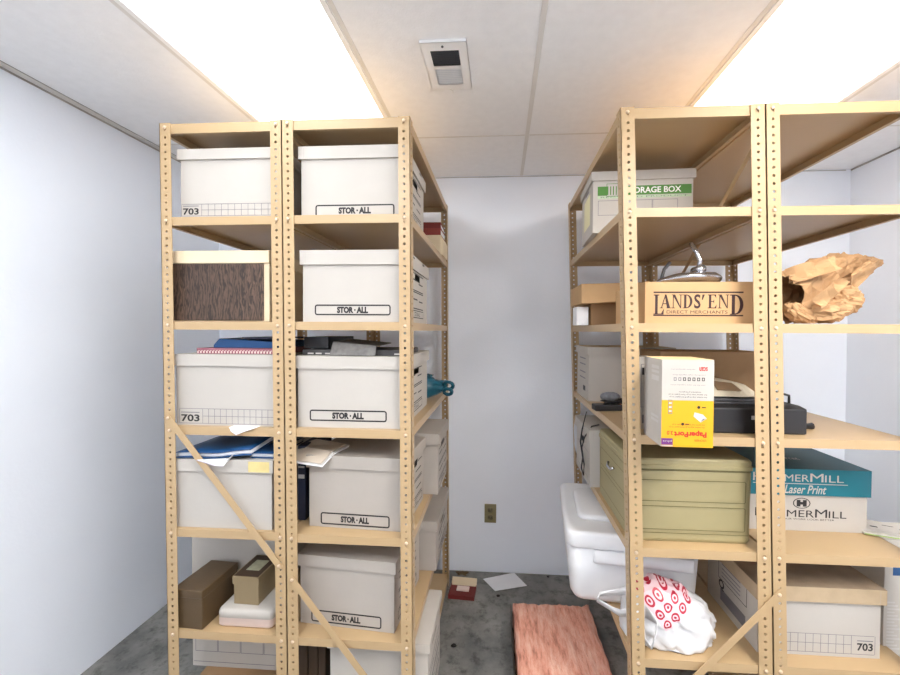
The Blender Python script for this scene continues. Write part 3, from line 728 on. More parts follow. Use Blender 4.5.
# lettered brown box
Y = 1.345; x0, x1 = span(645, 754, 300, Y); h = ht(700, 282, Y, z)
def serif(a, F, ch, u0, u1, v0, v1, m):
    W, Hh = u1-u0, v1-v0; q = lambda u, v: F(u0+W*u, v0+Hh*v)
    def P(*pts): a.face([q(*p) for p in pts], m)
    s = .05
    def bar(x, y, hw): P((x-hw, y), (x+hw, y), (x+hw, y+s), (x-hw, y+s))
    if ch == 'L':
        P((.16, 0), (.40, 0), (.40, 1), (.16, 1)); bar(.28, .95, .26); P((.02, 0), (.95, 0), (.95, .05), (.02, .05)); P((.72, .05), (.95, .05), (.98, .30))
    elif ch == 'A':
        P((.10, 0), (.19, 0), (.54, 1), (.46, 1)); P((.64, 0), (.92, 0), (.58, 1), (.42, 1)); P((.25, .30), (.72, .30), (.70, .36), (.28, .36)); bar(.14, 0, .14); bar(.79, 0, .2)
    elif ch == 'N':
        P((.14, 0), (.22, 0), (.22, 1), (.14, 1)); P((.80, 0), (.88, 0), (.88, 1), (.80, 1)); P((.80, 0), (.88, 0), (.34, 1), (.10, 1)); bar(.18, 0, .16); bar(.84, .95, .16); bar(.18, .95, .14)
    elif ch == 'D':
        P((.14, 0), (.36, 0), (.36, 1), (.14, 1)); n = 10
        for i in range(n):
            a0, a1 = -pi/2+pi*i/n, -pi/2+pi*(i+1)/n
            o = lambda t: (.36+.58*cos(t), .5+.5*sin(t)); ii = lambda t: (.36+.34*cos(t), .5+.44*sin(t))
            P(o(a0), o(a1), ii(a1), ii(a0))
        bar(.22, 0, .20); bar(.22, .95, .20)
    elif ch == 'E':
        P((.14, 0), (.38, 0), (.38, 1), (.14, 1)); P((.02, 0), (.92, 0), (.92, .06), (.02, .06)); P((.02, .94), (.88, .94), (.88, 1), (.02, 1)); P((.38, .47), (.66, .47), (.66, .53), (.38, .53))
        P((.74, .06), (.92, .06), (.95, .28)); P((.70, .94), (.88, .94), (.90, .74)); P((.62, .38), (.69, .38), (.69, .62), (.62, .62))
    elif ch == 'S': a.text(lambda u, v: q(u, v), 'S', .06, .94, -.02, 1.02, m, .02)
    elif ch == "'": P((.3, .62), (.5, .62), (.85, 1), (.4, 1))
def lands(a, F, w):
    u = lambda px: -w+(px-645)/109*2*w
    v = lambda py: (321.5-py)/39.5*h
    a.quad(F, u(653.5), u(743.5), v(292.6), v(291.2), INKB); a.quad(F, u(653.5), u(743.5), v(314.4), v(313.2), INKB)
    serif(a, F, 'L', u(653.5), u(664.5), v(313), v(294), INKB)
    for ch, p0, p1 in (('A', 660, 671.5), ('N', 671.5, 683), ('D', 683, 693.5), ('S', 694, 701.5), ("'", 700.5, 706), ('E', 708, 717.5), ('N', 718, 729.5)): serif(a, F, ch, u(p0), u(p1), v(307), v(294), INKB)
    serif(a, F, 'D', u(730), u(744.5), v(313), v(294), INKB)
    a.text(F, 'DIRECT MERCHANTS', u(667), u(728), v(312), v(309), INKB)
tL = carton('lettered_carton', 'brown cardboard carton with large dark serif lettering, beneath a chrome lamp', 'box', x0, x1, Y, z, h, .33, body=KRAFT, front=lands)
# chrome desk lamp lying on the carton
zz = z+h+.0012; Yl = 1.415
t = thing('desk_lamp', 'chrome desk lamp with a flat head lying on the lettered carton', 'lamp', (atY(690, 280, Yl).x, Yl, zz))
g = lambda px, py, Y=Yl: tuple(atY(px, py, Y)-t.location)
b = MB(); N = 12; rings = []
L0, L1 = g(659, 278)[0], g(718, 278)[0]
for i in range(N+1):
    u = i/N; x = L0+(L1-L0)*u; hh = .012+.026*sin(min(1, u*1.9+.12)*pi/2)*(1 if u < .95 else .6); ww = .02+.04*sin(pi*min(.94, max(.06, u)))
    rings.append([(x, ww*cos(q), hh*.5+.001+(hh*.5)*sin(q)+.004*u) for q in [2*pi*j/14 for j in range(14)]])
b.loft(rings, STEEL); b.build('lamp_head', t)
b = MB(); b.tube([(0.03, 0, .024), (.03, 0, .048)], .020, STEEL, 14); b.tube([(.028, -.026, .050), (.028, .026, .050)], .0155, STEEL, 14); b.tube([(-.03+.03, 0, .025), (.055, 0, .034), (.075, 0, .028)], .006, STEEL); b.build('joint', t)
b = MB(); b.tube([(.028, 0, .056), (.034, .0, .085), (.026, .01, .115), (.010, .02, .150)], .0075, STEEL, 10); b.build('arm', t)
b = MB(); b.tube([(L0+.012, .01, .018), (L0+.03, .03, .058), (L0+.058, .05, .085)], .006, DGREY, 8); b.build('support_rod', t)
# ---- shelf three
z = LV_R[3]
Y = 1.895; x0, x1 = span(588.5, 673, 390, Y); h = ht(630, 347.5, Y, z)
def lp(a, F, d):
    for i, v in enumerate((.235, .20, .17, .13, .10)): a.quad(F, -d*.75, -d*.25, v, v+.006, INKG)
    a.quad(F, -d*.45, -d*.25, .04, .065, INK)
carton('file_box', 'white file box with a cream lid top at the back, behind the black adapter', 'box', x0, x1, Y, z, h, .27, lid=.038, left=lp, body=WHITE, top=CREAM)
Y = 1.63; x0, x1 = span(660, 770, 380, Y); h = ht(700, 352, Y, z)
def crease(a, F, w): a.quad(F, -w+.004, w-.004, h-.030, h-.0285, KRAFTD)
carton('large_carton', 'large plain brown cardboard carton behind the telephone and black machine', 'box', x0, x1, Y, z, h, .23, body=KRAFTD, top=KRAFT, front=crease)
# printed white box left of the yellow one
x0, x1 = span(640, 655, 390, 1.37); h = ht(645, 357, 1.37, z)
def pp(a, F, w):
    a.outline(F, -w+.004, w-.004, h*.30, h*.90, .002, INKG); a.quad(F, -w+.008, w-.008, h*.75, h*.85, INK)
    a.quad(F, -w+.01, w-.01, .02, .05, INKG)
carton('narrow_carton', 'narrow white printed carton between the shelf post and the yellow box', 'box', x0, x0+.050, 1.375, z, h, .08, body=WHITE, front=pp)
# scanner box, overhanging the shelf
A0, A1 = atZ(660, 446, z), atZ(710.5, 447, z); Y = 1.165; x0, x1 = A0.x, A1.x; h = ht(686, 360, Y, z); W = x1-x0
t = thing('scanner_carton', 'upside-down white and yellow software carton overhanging the shelf edge', 'box', ((x0+x1)/2, Y, z+.0008), radians(-1.5))
w = W/2; b = MB(); d = .15; hy = h*.535
b.panel(F_front(0), -w, w, 0, hy, YEL); b.panel(F_front(0), -w, w, hy, h, WHITE)
b.panel(lambda u, v: (-w, -u, v), -d, 0, 0, h, WHITE); b.panel(lambda u, v: (w, u, v), 0, d, 0, h, WHITE); b.panel(lambda u, v: (-u, d, v), -w, w, 0, h, WHITE)
b.panel(lambda u, v: (u, -v, 0), -w, w, -d, 0, YEL); b.panel(lambda u, v: (u, v, h), -w, w, 0, d, mat('pale_yellow_card', (244, 214, 160), .6))
F = F_front(); U = lambda px: -w+(px-661.5)/51*2*w; V = lambda py: (447-py)/87*h
# red band of the title, upside down
b.text(F, 'PaperPort', U(674), U(706), V(437), V(430), RED, .04, flip=True); b.text(F, '3.0', U(667), U(673), V(435), V(431), RED, .02, flip=True); b.text(F, 'VISIONEER', U(694), U(706), V(441), V(439), RED, 0, flip=True)
for py, p0, p1 in ((427, 669, 704), (424.5, 672, 704), (397, 669, 706), (394.5, 668, 706), (392, 678, 700)): b.text(F, 'the easiest way to go from paper to pc', U(p0), U(p1), V(py+.9), V(py-.9), INK if py < 400 else RED, 0, flip=True)
for py, p0, p1 in ((369.5, 670, 694), (375, 672, 704), (385, 670, 704)): b.text(F, 'scan file fax copy organize share', U(p0), U(p1), V(py+.7), V(py-.7), INKG, 0, flip=True)
b.text(F, 'scan', U(698), U(706), V(371), V(367), RED, .02, flip=True)
for i in range(7): b.outline(F, U(673+i*4.6), U(675.8+i*4.6), V(381), V(377.6), .002, INKG if i < 2 else INK)
for px, py in ((698, 407), (682.5, 424)):
    b.poly(F, [(U(px)+.0045*cos(q), V(py)+.0045*sin(q)) for q in [2*pi*j/10 for j in range(10)]], INK)
b.quad(F, U(701), U(705), V(407.6), V(406.6), INK); b.quad(F, U(685), U(689), V(424.5), V(423.5), INK)
b.poly(F, [(U(693), V(416)), (U(700), V(422)), (U(706), V(418)), (U(702), V(414)), (U(694), V(412))], LITGREY); b.poly(F, [(U(700), V(421.5)), (U(705.5), V(418)), (U(702), V(418))], INKG)
b.outline(F, U(668), U(672), V(414), V(400), .0018, INKG)
for i in range(3): b.quad(F, U(668.4), U(671.6), V(404+i*4), V(402.5+i*4), LITGREY)
b.quad(F, U(661.7), U(673), V(445), V(438.5), PURP); b.text(F_front(-.0014), 'plus', U(663), U(672), V(442.5), V(440), WHITE, 0, flip=True); b.quad(F, U(661.7), U(673), V(446.6), V(445.4), WHITE)
G = lambda u, v: (-w-.0006, -u, v)
for v0, v1 in ((.74, .80), (.83, .86), (.88, .92), (.30, .33), (.25, .28)): b.quad(G, -d*.55, -d*.15, h*v0, h*v1, GPAPER)
b.build('body', t)
# black adapter and cables
t = thing('power_adapter', 'black power adapter and tangled cord at the left edge of the shelf', 'adapter', (atZ(610, 410, z).x, 1.70, z+.0008), radians(8))
g = lambda px, py, Y=1.66: tuple(t.matrix_basis.inverted() @ atY(px, py, Y))
b = MB(); b.box(-.075, .045, -.03, .02, 0, .026, BLACK); b.build('brick', t, .004)
b = MB(); random.seed(4)
pts = [(.05*cos(i*1.3)+.02, .005+.02*sin(i*1.7), .036+.010*sin(i*2.1)) for i in range(22)]
b.tube(pts, .0045, BLACK, 6); b.build('cord', t)
b = MB(); blob(b, lambda a, th: (.0+.045*sin(th)*cos(a), .0+.024*sin(th)*sin(a), .058+.020*cos(th)), 14, 8, mat('grey_coil', (108, 110, 116), .6, .3, 60)); b.build('coiled_cord', t)
b = MB(); b.box(.048, .110, -.028, .0, 0, .022, mat('rust_grey', (132, 112, 100), .6)); b.build('plug', t, .003)
# black machine across two shelves
Y = 1.338; x0, x1 = span(711, 807.5, 420, Y); h = ht(770, 407, Y, z)
t = thing('fax_machine', 'low black office machine standing across the two right-hand shelves', 'office machine', ((x0+x1)/2, Y, z+.0008))
w = (x1-x0)/2; b = MB()
prof = [(0, 0), (0, h*.93), (.03, h), (.25, h*1.03), (.27, h*.98), (.27, 0)]
b.loft([[(x, p[0], p[1]) for p in prof] for x in (-w, w)], BLACK, smooth=False); b.build('housing', t, .005, fixn=True)
b = MB(); b.box(-w+.13, -w+.165, -.0025, .001, h*.52, h*.66, LITGREY); b.build('badge', t)
b = MB(); b.box(-w+.01, w-.08, .04, .24, h*.99, h*1.08, DGREY); b.build('top_tray', t, .004)
b = MB(); b.tube([(w-.10, .10, h*1.1), (w-.05, .08, h*1.42), (w-.01, .07, h*1.30), (w+.005, .09, h*.9)], .0045, BLACK, 6); b.tube([(w-.12, .12, h*1.1), (w-.06, .11, h*1.32), (w-.02, .10, h*1.2), (w-.005, .11, h*.9)], .004, BLACK, 6); b.build('cord', t)
b = MB(); b.tube([(w-.001, .09, .045), (w+.03, .085, .022), (w+.055, .09, .008), (w+.085, .09, .010)], [.010, .012, .009, .012], BLACK, 8); b.tube([(w+.01, .12, .05), (w+.05, .20, .052), (w+.11, .26, .006), (w+.15, .28, .006)], .003, DGREY, 6); b.build('plug_cable', t)
# beige telephone on it
zz = z+h*1.08+.002; x0, x1 = span(704, 756, 395, 1.42)
t = thing('telephone', 'beige desk telephone resting on the black office machine', 'telephone', ((x0+x1)/2, 1.39, zz), radians(-2))
w = (x1-x0)/2
b = MB(); b.loft([[(x, y, zq) for y, zq in ((-.005, 0), (-.005, .008), (.17, .014), (.17, 0))] for x in (-w, w)], DGREY, smooth=False); b.build('base', t, .003, fixn=True)
tp = lambda x: .030+.036*cos(max(-.2, (x+w)/(2*w)-.1)*pi*.42)
sl = lambda x, y: .016+(tp(x)-.016)*y/.10
b = MB(); b.loft([[(x, 0, .0145), (x, 0, .016), (x, .10, tp(x)), (x, .15, tp(x)+.003), (x, .165, .0155)] for x in [-w+2*w*i/8 for i in range(9)]], BEIGE, smooth=False); b.build('body', t, .004, fixn=True)
b = MB(); b.mesh([(x, y, sl(x, y)+.003) for x, y in ((-w*.50, .030), (w*.42, .030), (w*.34, .080), (-w*.44, .080))], [(0, 1, 2, 3)], mat('brown_display', (150, 122, 92), .4)); b.build('display', t, solid=.004)

# ---- shelf four
z = LV_R[4]; Y = 1.333
A0, A1 = atZ(628, 537, z), atZ(747.5, 542, z); x0, x1 = atY(629, 500, Y).x, A1.x; h = ht(690, 459.5, Y, z); W = x1-x0
t = thing('plastic_chest', 'khaki plastic storage chest with moulded side panels and hinged lid', 'storage chest', ((x0+x1)/2, Y, z+.0008))
w = W/2; dp = .40; hb = h-.036
b = MB(); b.loft([rrect(2*w-i, dp-i, .012, zz, 0, dp/2, 3) for i, zz in ((.012, 0), (.004, .01), (0, hb-.006))], KHAKI, smooth=False)
for v0, v1 in ((hb*.17, hb*.50), (hb*.56, hb*.86)):
    b.outline(lambda u, v: (u, -.0035+.003*(1-v/hb), v), -w+.022, w-.022, v0, v1, .0025, KHAKID, .006)
    b.outline(lambda u, v: (-w-.0015+.003*(1-v/hb), -u, v), -dp+.03, -.03, v0, v1, .0025, KHAKID, .006)
for v in (.03, hb-.004): b.quad(lambda u, v: (u, -.0012, v), -w+.012, w-.012, v, v+.0025, KHAKID)
b.build('body', t)
b = MB(); b.loft([rrect(2*w-.004, dp-.004, .012, hb-.006, 0, dp/2, 3), rrect(2*w-.004, dp-.004, .012, hb+.002, 0, dp/2, 3)], KHAKID, smooth=False); b.build('seam', t)
b = MB(); b.loft([rrect(2*w+i, dp+i, .014, zz, 0, dp/2, 3) for i, zz in ((.008, hb+.002), (.008, hb+.014), (.002, hb+.016), (.002, h-.006), (-.006, h))], KHAKI, smooth=False); b.build('lid', t)
b = MB(); b.tube([(-w-.004, dp*.42, hb*.76), (-w-.012, dp*.46, hb*.72), (-w-.012, dp*.56, hb*.72), (-w-.004, dp*.60, hb*.76)], .005, STEEL); b.build('handle', t)
# tall white file box behind it
Yb = 1.78; x0 = atY(590, 470, 1.78).x
def lp2(a, F, d):
    a.quad(F, -d*.30, -d*.16, .20, .215, INKG); a.outline(F, -d*.85, -d*.12, .03, .15, .002, INKG)
t2 = carton('file_box', 'white lidded file box behind the khaki chest, with cables hanging down it', 'box', x0, x0+.30, Yb, z, .262, .31, lid=.052, left=lp2, holes_l=[(-.20, -.12, .165, .195)])
b = MB(); X = x0-.012; zb = z+.262
b.tube([(X+.02, Yb+.12, LV_R[3]-.05), (X-.004, Yb+.10, zb-.02), (X-.006, Yb+.13, zb-.09), (X-.006, Yb+.07, zb-.15), (X-.006, Yb+.10, zb-.21), (X-.006, Yb+.05, zb-.225), (X-.006, Yb+.04, zb-.17), (X-.006, Yb+.10, zb-.11), (X-.004, Yb+.04, zb-.04), (X+.03, Yb+.05, zb+.006), (X+.07, Yb+.08, zb+.007)], .0035, BLACK, 6)
o = b.build('black_cable'); tag(o, 'thin black cable looped down the side of the tall white box', 'cable')
b = MB(); 
def wl(a, th): 
    n = noise.noise(Vector((cos(a)*2, sin(a)*2, th*2)))
    return (.026*sin(th)*cos(a)*(1+.3*n), .07*sin(th)*sin(a)*(1+.2*n), .115+.115*cos(th)+.02*n)
blob(b, wl, 20, 12, mat('grey_white_film', (196, 200, 206), .4, .08)); o = b.build('wrapped_bundle'); o.location = (.438, 2.14, z+.024); tag(o, 'grey-white plastic-wrapped bundle beside the cables near the back wall', 'bundle')
# ---- shelf five: white tote
z = LV_R[5]
t = thing('plastic_tote', 'large glossy white plastic tote jutting into the aisle', 'tote', (atZ(573, 600, z).x+.18, 1.51, z+.0008), radians(-6))
xl = atY(568, 575, 1.50).x-t.location.x; xr = atY(703, 575, 1.50).x-t.location.x
cx = (xl+xr)/2; W = xr-xl; dp = .50; hb = ht(600, 551, 1.50, z); h = ht(600, 536, 1.50, z)
b = MB(); b.loft([rrect(W-i, dp-i, r, zz, cx, dp/2, 6) for i, r, zz in ((.10, .035, 0), (.06, .04, .006), (.035, .045, .03), (.012, .05, hb))], PLASTW); b.build('body', t)
b = MB(); b.loft([rrect(W-i, dp-i, .05, zz, cx, dp/2, 6) for i, zz in ((-.006, hb-.004), (-.012, hb), (-.012, h-.012), (-.004, h-.003), (.02, h), (.05, h-.004))], PLASTW); b.build('lid', t)
b = MB(); b.loft([rrect(W*.72, .02, .008, zz, cx+.03, -.004, 3) for zz in (hb-.055, hb-.048, hb-.008)], PLASTW); b.build('grip_rim', t)
b = MB(); b.loft([rrect(W*.8-i, .3-i, .04, zz, cx, dp*.52, 6) for i, zz in ((0, h-.004), (.012, h+.012), (.03, h+.014))], PLASTW); b.build('lid_crown', t)
# carrier bag with bullseyes
Yg = 1.385; c0 = atY(671, 620, 1.36)
t = thing('carrier_bag', 'white plastic carrier bag printed with red bullseyes on the lower shelf', 'bag', (c0.x, Yg+.01, z+.002))
BAGM = bullseye_bag()
b = MB()
def cb(a, th):
    x, y, zc = sin(th)*cos(a), sin(th)*sin(a), cos(th)
    p = Vector((x, y, zc))
    n = noise.fractal(p*2.3+Vector((3, 1, 7)), 1, 2.1, 4); rg = 1-abs(noise.noise(p*3.1+Vector((8, 2, 1))))
    X = (.163+.02*n)*x; Yv = .086*y*(1+.1*n); hh = .205*(1-.25*max(0, x+.25))
    Z = hh*.34+hh*.66*zc*(1+.06*n)+.024*(rg-.7)
    if zc < 0: Z = max(.0, Z-.01)
    return (X, Yv+.026*(rg-.7), max(Z, .001))
blob(b, cb, 72, 44, BAGM); b.build('body', t)
FILM = mat('white_film', (222, 222, 224), .35, .02)
def strap(name, pts, wd):
    b = MB(); v = []; 
    for p, ww in zip(pts, wd): p = Vector(p); v += [tuple(p+Vector((0, -.004, ww))), tuple(p+Vector((0, .004, -ww)))]
    b.mesh(v, [(2*i, 2*i+1, 2*i+3, 2*i+2) for i in range(len(pts)-1)], FILM, True); b.build(name, t, solid=.003)
g = lambda px, py, Y=Yg: tuple(atY(px, py, Y)-t.location)
strap('handle', [g(634, 590), g(618, 592, 1.36), g(600, 594, 1.36), g(597, 600, 1.36), g(612, 609, 1.36), g(620, 613, 1.35), g(632, 612, 1.38)], [.020, .014, .010, .009, .010, .014, .018])
strap('handle', [g(646, 612, 1.32), g(657, 622, 1.295), g(656, 634, 1.291), g(652, 648, 1.291)], [.022, .009, .007, .004])
strap('handle', [g(641, 610, 1.32), g(643, 626, 1.292), g(645, 640, 1.291), g(652, 649, 1.291)], [.014, .010, .008, .005])
# ---- rightmost unit
z = LV_R[2]
t = thing('paper_bag', 'crumpled brown paper grocery bag on the rightmost shelving', 'bag', (atY(830, 325, 1.42).x, 1.42, z+.0015))
g = lambda px, py, Y=1.42: Vector(atY(px, py, Y))-t.location
b = MB(); NU, NV = 40, 20; random.seed(11)
axis0, axis1 = g(786, 300, 1.40), g(872, 264, 1.47)
def ridge(p): return 1-2*abs(noise.noise(p))
V = []
for i in range(NV+1):
    u = i/NV; c = axis0.lerp(axis1, u); c.z += .016*sin(pi*u)
    hr = .080*(1-u**2.6)+.012; yr = .085*(1-u*.5)
    for j in range(NU):
        a = 2*pi*j/NU; ca, sa = cos(a), sin(a); ca = math.copysign(abs(ca)**.8, ca); sa = math.copysign(abs(sa)**.8, sa)
        q = Vector((u*5.2, cos(a)*1.9, sin(a)*1.9)); d = .75+.26*ridge(q+Vector((3, 7, 1)))+.10*ridge(q*2.3)+.04*random.uniform(-1, 1)
        mouth = (.055*max(0, sa)+.02*noise.noise(q*3) if i == 0 else 0)
        V.append((c.x+.006*random.uniform(-1, 1)-mouth, c.y+yr*ca*d, max(.001, c.z+hr*sa*d)))
f = []
for i in range(NV):
    for j in range(NU):
        a, c = i*NU+j, i*NU+(j+1) % NU
        if (i*7+j*3) % 2: f += [(a, c, c+NU), (a, c+NU, a+NU)]
        else: f += [(a, c, a+NU), (c, c+NU, a+NU)]
f.append(tuple(range(NV*NU, NV*NU+NU)))
b.mesh(V, f, BAGP); b.build('body', t, solid=.0012)
def crump(name, c, sx, sy, sz, seed, rot=0):
    b = MB()
    def fn(a, th):
        p = Vector((sin(th)*cos(a), sin(th)*sin(a), cos(th))); rr = .72+.30*ridge(p*1.9+Vector((seed, 1, 2)))+.12*ridge(p*4+Vector((seed, 5, 2)))
        x, zq = sx*p.x*rr, sz*p.z*rr
        return (c.x+x*cos(rot)-zq*sin(rot), c.y+sy*p.y*rr, max(.001, c.z+x*sin(rot)+zq*cos(rot)))
    blob(b, fn, 26, 16, BAGP, False); b.build(name, t)
crump('crumpled_fold', g(829, 311, 1.33), .066, .04, .038, 3, .25)
crump('crumpled_fold', g(800, 314, 1.335), .058, .03, .030, 5, -.5)
crump('crumpled_fold', g(846, 300, 1.345), .045, .035, .045, 9, .6)
def flap(pts, ys):
    b = MB(); N = 7; P = [g(px, py, Y) for (px, py), Y in zip(pts, ys)]; v = []
    for i in range(N+1):
        for j in range(N+1):
            a, c = i/N, j/N; p = P[0].lerp(P[1], a).lerp(P[3].lerp(P[2], a), c); n = ridge(p*21)*.020
            v.append((p.x, p.y-n, p.z+.4*n))
    b.mesh(v, [(i*(N+1)+j, (i+1)*(N+1)+j, (i+1)*(N+1)+j+1, i*(N+1)+j+1) for i in range(N) for j in range(N)], BAGP); b.build('paper_flap', t, solid=.0015)
flap([(784, 270), (834, 256), (838, 272), (790, 286)], [1.36, 1.33, 1.31, 1.33])
flap([(810, 300), (838, 278), (846, 284), (818, 312)], [1.30, 1.295, 1.30, 1.30])
flap([(846, 278), (870, 258), (877, 264), (854, 292)], [1.34, 1.37, 1.42, 1.34])
# paper carton with teal lid
z = LV_R[4]; Y = 1.445; x0, x1 = span(747.5, 866.5, 510, Y); h = ht(810, 469, Y, z); W = x1-x0; lidh = .094
t = thing('paper_carton', 'white copy paper carton with a teal lettered lid', 'box', ((x0+x1)/2, Y, z+.0006), radians(-.5))
w = W/2; d = .26; b = MB()
for q in (lambda u, v: (u, 0, v), lambda u, v: (-u, d, v)): b.panel(q, -w, w, 0, h-.01, WHITE)
b.panel(lambda u, v: (w, u, v), 0, d, 0, h-.01, WHITE); b.panel(lambda u, v: (-w, -u, v), -d, 0, 0, h-.01, WHITE); b.panel(lambda u, v: (u, -v, 0), -w, w, -d, 0, WHITE)
F = F_front(); U = lambda px: -w+(px-748)/119*2*w; V = lambda py: (532-py)/63.5*h
b.text(F, 'H', U(756), U(764.5), V(518), V(509.5), INK, .0); b.text(F, 'AMMER', U(765), U(815), V(518), V(511), INK, .0); b.text(F, 'M', U(816), U(828), V(518), V(509.5), INK, .0); b.text(F, 'ILL', U(829.5), U(847), V(518), V(511), INK, .0)
b.text(F, 'MAKES YOUR WORK LOOK BETTER', U(768), U(835), V(521), V(519.3), INK)
b.mesh([F(U(802.5)+.030*cos(q)*s, V(503.8)+.0195*sin(q)*s) for s in (1, .88) for q in [2*pi*j/20 for j in range(20)]], [(j, (j+1) % 20, 20+(j+1) % 20, 20+j) for j in range(20)], INK)
for a, c in ((797.5, 801.3), (803.7, 807.5)): b.quad(F, U(a), U(c), V(507.2), V(500.5), INK)
b.quad(F, U(801), U(804), V(505.2), V(502.5), INK)
b.build('body', t)
c = MB(); q = .007; W2 = w+q
c.panel(lambda u, v: (u, -q, v), -W2, W2, h-lidh, h, TEAL); c.panel(lambda u, v: (-u, d+q, v), -W2, W2, h-lidh, h, TEAL); c.panel(lambda u, v: (W2, u, v), -q, d+q, h-lidh, h, TEAL)
c.panel(lambda u, v: (-W2, -u, v), -d-q, q, h-lidh, h, TEAL); c.panel(lambda u, v: (u, v, h), -W2, W2, -q, d+q, mat('teal_print_top', (6, 84, 98), .5, .05))
F = F_front(-q-.0006)
c.text(F, 'H', U(752), U(762), V(481), V(472.5), WHITE, 0); c.text(F, 'AMMER', U(763), U(808), V(481), V(474), WHITE, 0); c.text(F, 'M', U(809), U(822), V(481), V(472.5), WHITE, 0); c.text(F, 'ILL', U(823.5), U(842), V(481), V(474), WHITE, 0)
c.quad(F, U(752), U(846), V(483.6), V(482.9), WHITE)
c.text(F, 'Laser Print', U(783.5), U(824), V(493.3), V(484.5), WHITE, .015, shear=.22)
F = lambda u, v: (u, v, h+.0006)
c.text(F, 'Laser Print', U(790), U(822), .10, .13, LITGREY)
c.build('lid', t)
# magazines
zz = .7868
for i, (px, lab, m, rz) in enumerate(((869, 'pamphlet with a lime edge lying on the tall carton beside the copy paper carton', mat('magazine_cover', (206, 202, 192), .4, .2, 30), -18), (871, 'white pamphlet lying on top of the lime-edged one', WHITE, -24))):
    p = atY(px+4, 532, 1.40); b = MB(); b.box(0, .25, 0, .085, 0, .008, m)
    b.quad(lambda u, v: (u, -.0006, v), 0, .25, .001, .004, mat('lime_ink', (164, 196, 96), .5) if i == 0 else GPAPER)
    for (a, c2, e, g2) in ((.02, .04, .02, .03), (.06, .09, .05, .055), (.10, .13, .03, .04)): b.quad(lambda u, v: (u, v, .0085), a, c2, e, g2, INK)
    o = b.build('pamphlet'); o.location = (p.x+.006*i, 1.43+.012*i, zz); o.rotation_euler[2] = radians(rz); tag(o, lab, 'pamphlet', 'pamphlets on the tall carton'); zz += .0095
# numbered box with tan lid
z = LV_R[5]; Y = 1.342; x0, x1 = span(757, 880, 640, Y); h = ht(820, 586, Y, z); W = x1-x0
def lhp(a, F, d):
    a.quad(F, -d*.62, -d*.30, .205, .225, INK); a.outline(F, -d*.75, -d*.18, .11, .19, .0025, INK)
    for v in (.172, .155, .14, .125): a.quad(F, -d*.68, -d*.3, v, v+.004, INKG)
    a.quad(F, -d*.7, -d*.2, .03, .075, INKG); a.text(F, 'Q', -d*.74, -d*.62, .07, .11, INK, .03)
carton('file_box', 'white file box with a dull tan lid and printed number grid on the rightmost shelving', 'box', x0, x1, Y, z, h, .31, lid=.050, lidm=mat('dull_tan_card', (186, 164, 134), .8, .08, 20), left=lhp, lidover=.010,
       front=grid703(W/2-.072, W/2-.022, -W/2+.01, W/2-.090, .012, .074, (.024, .050), True), top=mat('worn_lid_top', (150, 130, 108), .8, .2, 12))
x0 = atY(883.5, 620, 1.40).x; zl = atY(893, 571, 1.40).z
def bl(a, F, w):
    a.quad(F, -w+.026, w-.05, zl-.016, zl+.016, BLUE)
    for i in range(24): a.quad(F, -w+.010, -w+.055-.01*(i % 3), .30+i*.0115, .3055+i*.0115, GPAPER)
    for v in (.24, .18, .12): a.quad(F, -w+.03, w-.06, v, v+.02, GPAPER)
carton('tall_carton', 'tall printed white carton with a blue label standing right of the shelving', 'box', x0, x0+.34, 1.40, 0, .785, .13, body=WHITE, front=bl)

# ------------------------------------------------------------ on the floor
P = [atZ(514.5, 604, .09), atZ(594, 604, .09), atZ(516, 700, .09)]
xl = .085; xr = .472
t = thing('insulation_batt', 'torn pink fibreglass insulation batt lying in the aisle', 'insulation', ((xl+xr)/2, 1.37, .001), radians(1))
b = MB(); NX, NY = 36, 60; W = xr-xl; Ld = .60; th = .108; Vv = []
for j in range(NY+1):
    for i in range(NX+1):
        x, y = -W/2+W*i/NX, Ld*j/NY
        n = noise.fractal(Vector((x*24, y*7, 2)), 1, 2, 4)
        e = min(1, min(i, NX-i)/2.5); ey = min(1, (NY-j)/2)
        yy = y+(.018*noise.noise(Vector((x*30, 1, 5))) if j == NY else 0)
        xx = x+(.008*noise.noise(Vector((y*20, 9, 5))) if i in (0, NX) else 0)
        Vv.append((xx, yy, th*(.84+.16*e*ey)+.010*n))
f = [(j*(NX+1)+i, j*(NX+1)+i+1, (j+1)*(NX+1)+i+1, (j+1)*(NX+1)+i) for j in range(NY) for i in range(NX)]
n0 = len(Vv); per = [i for i in range(NX+1)]+[j*(NX+1)+NX for j in range(1, NY+1)]+[NY*(NX+1)+i for i in range(NX-1, -1, -1)]+[j*(NX+1) for j in range(NY-1, 0, -1)]
Vv += [(Vv[q][0], Vv[q][1], .002) for q in per]; m = len(per)
f += [(per[q], n0+q, n0+(q+1) % m, per[(q+1) % m]) for q in range(m)]
b.mesh(Vv, f, BATT, True); b.build('fibre_mat', t, fixn=True)
b = MB(); b.box(-W/2-.012, -W/2-.010, .0, Ld-.01, 0, th*.9, BROWND); b.box(-W/2-.012, W/2, 0, Ld-.01, 0, .0015, BROWND); b.build('shaded_paper_facing', t)  # dark paper facing; its brown also paints the shadow along the left edge
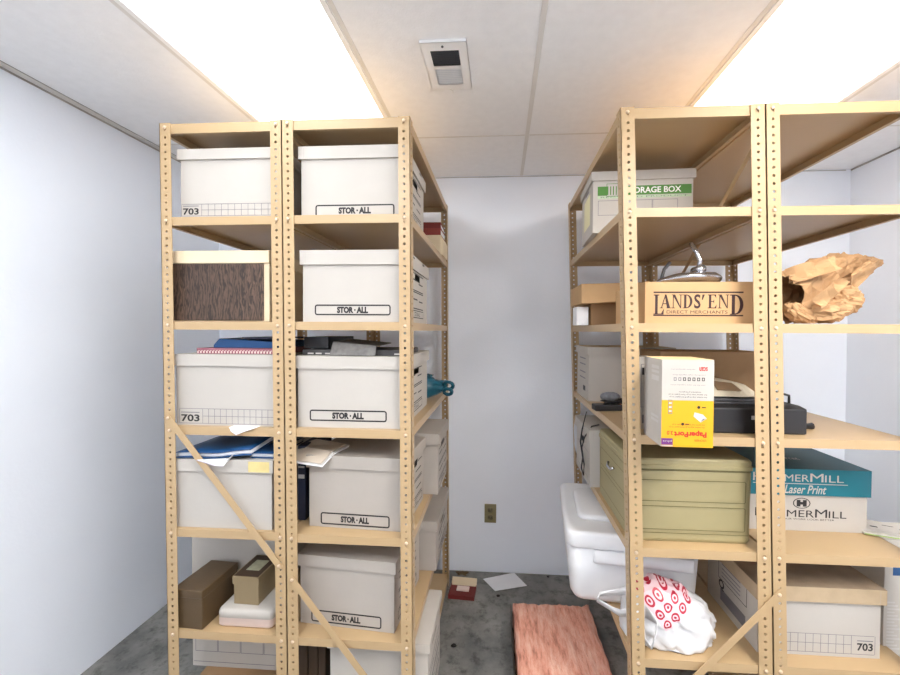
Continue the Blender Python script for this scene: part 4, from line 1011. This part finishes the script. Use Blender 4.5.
# sheet of paper
p = [atZ(483, 579.5, 0), atZ(514, 573.5, 0), atZ(527, 586.5, 0), atZ(495, 592.5, 0)]; c0 = sum(p, Vector())/4
b = MB(); b.mesh([(q.x-c0.x, q.y-c0.y, z) for q, z in zip(p, (.002, .004, .003, .007))], [(3, 2, 1, 0)], PAPER)
o = b.build('paper_sheet', solid=.001); o.location = (c0.x, c0.y, .0015); tag(o, 'white sheet of paper lying on the floor near the back wall', 'paper')
# small red box
p = atZ(461, 600, 0)
t = thing('small_red_box', 'small open red box with a cream flap on the concrete floor', 'box', (p.x, p.y, .0008), radians(-4))
b = MB()
for a in ((-.073, .073, 0, .10, 0, .003), (-.073, .073, 0, .003, .003, .022), (-.073, -.07, .003, .10, .003, .022), (.07, .073, .003, .10, .003, .022)): b.box(*a, MAROON)
b.box(-.070, .070, .003, .10, .003, .014, MAROON); b.build('tray', t)
b = MB(); b.mesh([(-.073, .10, .003), (.073, .10, .003), (.073, .128, .045), (-.073, .128, .045)], [(0, 1, 2, 3)], CREAM); b.build('flap', t, solid=.002)
b = MB(); b.box(-.035, .035, .05, .085, .0145, .022, PINKW); b.build('label_card', t)
# leaf and crumbs on the floor
DEB = mat('dark_debris', (34, 30, 28), .9, .2)
def chip(px, py, s, lab, m=DEB, cat='debris', name='debris_chip'):
    p = atZ(px, py, 0); b = MB(); random.seed(int(px*7+py))
    v = [(s*random.uniform(.6, 1.1)*cos(q), s*.7*random.uniform(.6, 1.1)*sin(q), 0) for q in [2*pi*j/7 for j in range(7)]]
    b.loft([v, [(x*.8, y*.8, s*.35) for x, y, _ in v]], m, smooth=False)
    o = b.build(name); o.location = (p.x, p.y, .0006); tag(o, lab, cat, 'crumbs on the floor')
chip(454, 646, .016, 'dark crumb on the floor beside the slotted-lid box')
chip(498, 596, .012, 'dark crumb on the floor in front of the paper sheet')
chip(548, 577, .010, 'dark crumb on the floor at the foot of the back wall')
chip(441, 603, .018, 'dark crumb on the floor left of the small red box')
p = atZ(462, 574, 0); b = MB()
b.mesh([(.035*cos(q)*(1+.3*sin(5*q)), .022*sin(q)*(1+.3*sin(5*q)), .003+.004*sin(3*q)) for q in [2*pi*j/18 for j in range(18)]], [tuple(range(18))], mat('dry_leaf', (92, 74, 46), .8, .2, 30))
o = b.build('dry_leaf', solid=.001); o.location = (p.x, p.y, .002); tag(o, 'dry brown scrap on the floor behind the small red box', 'leaf')
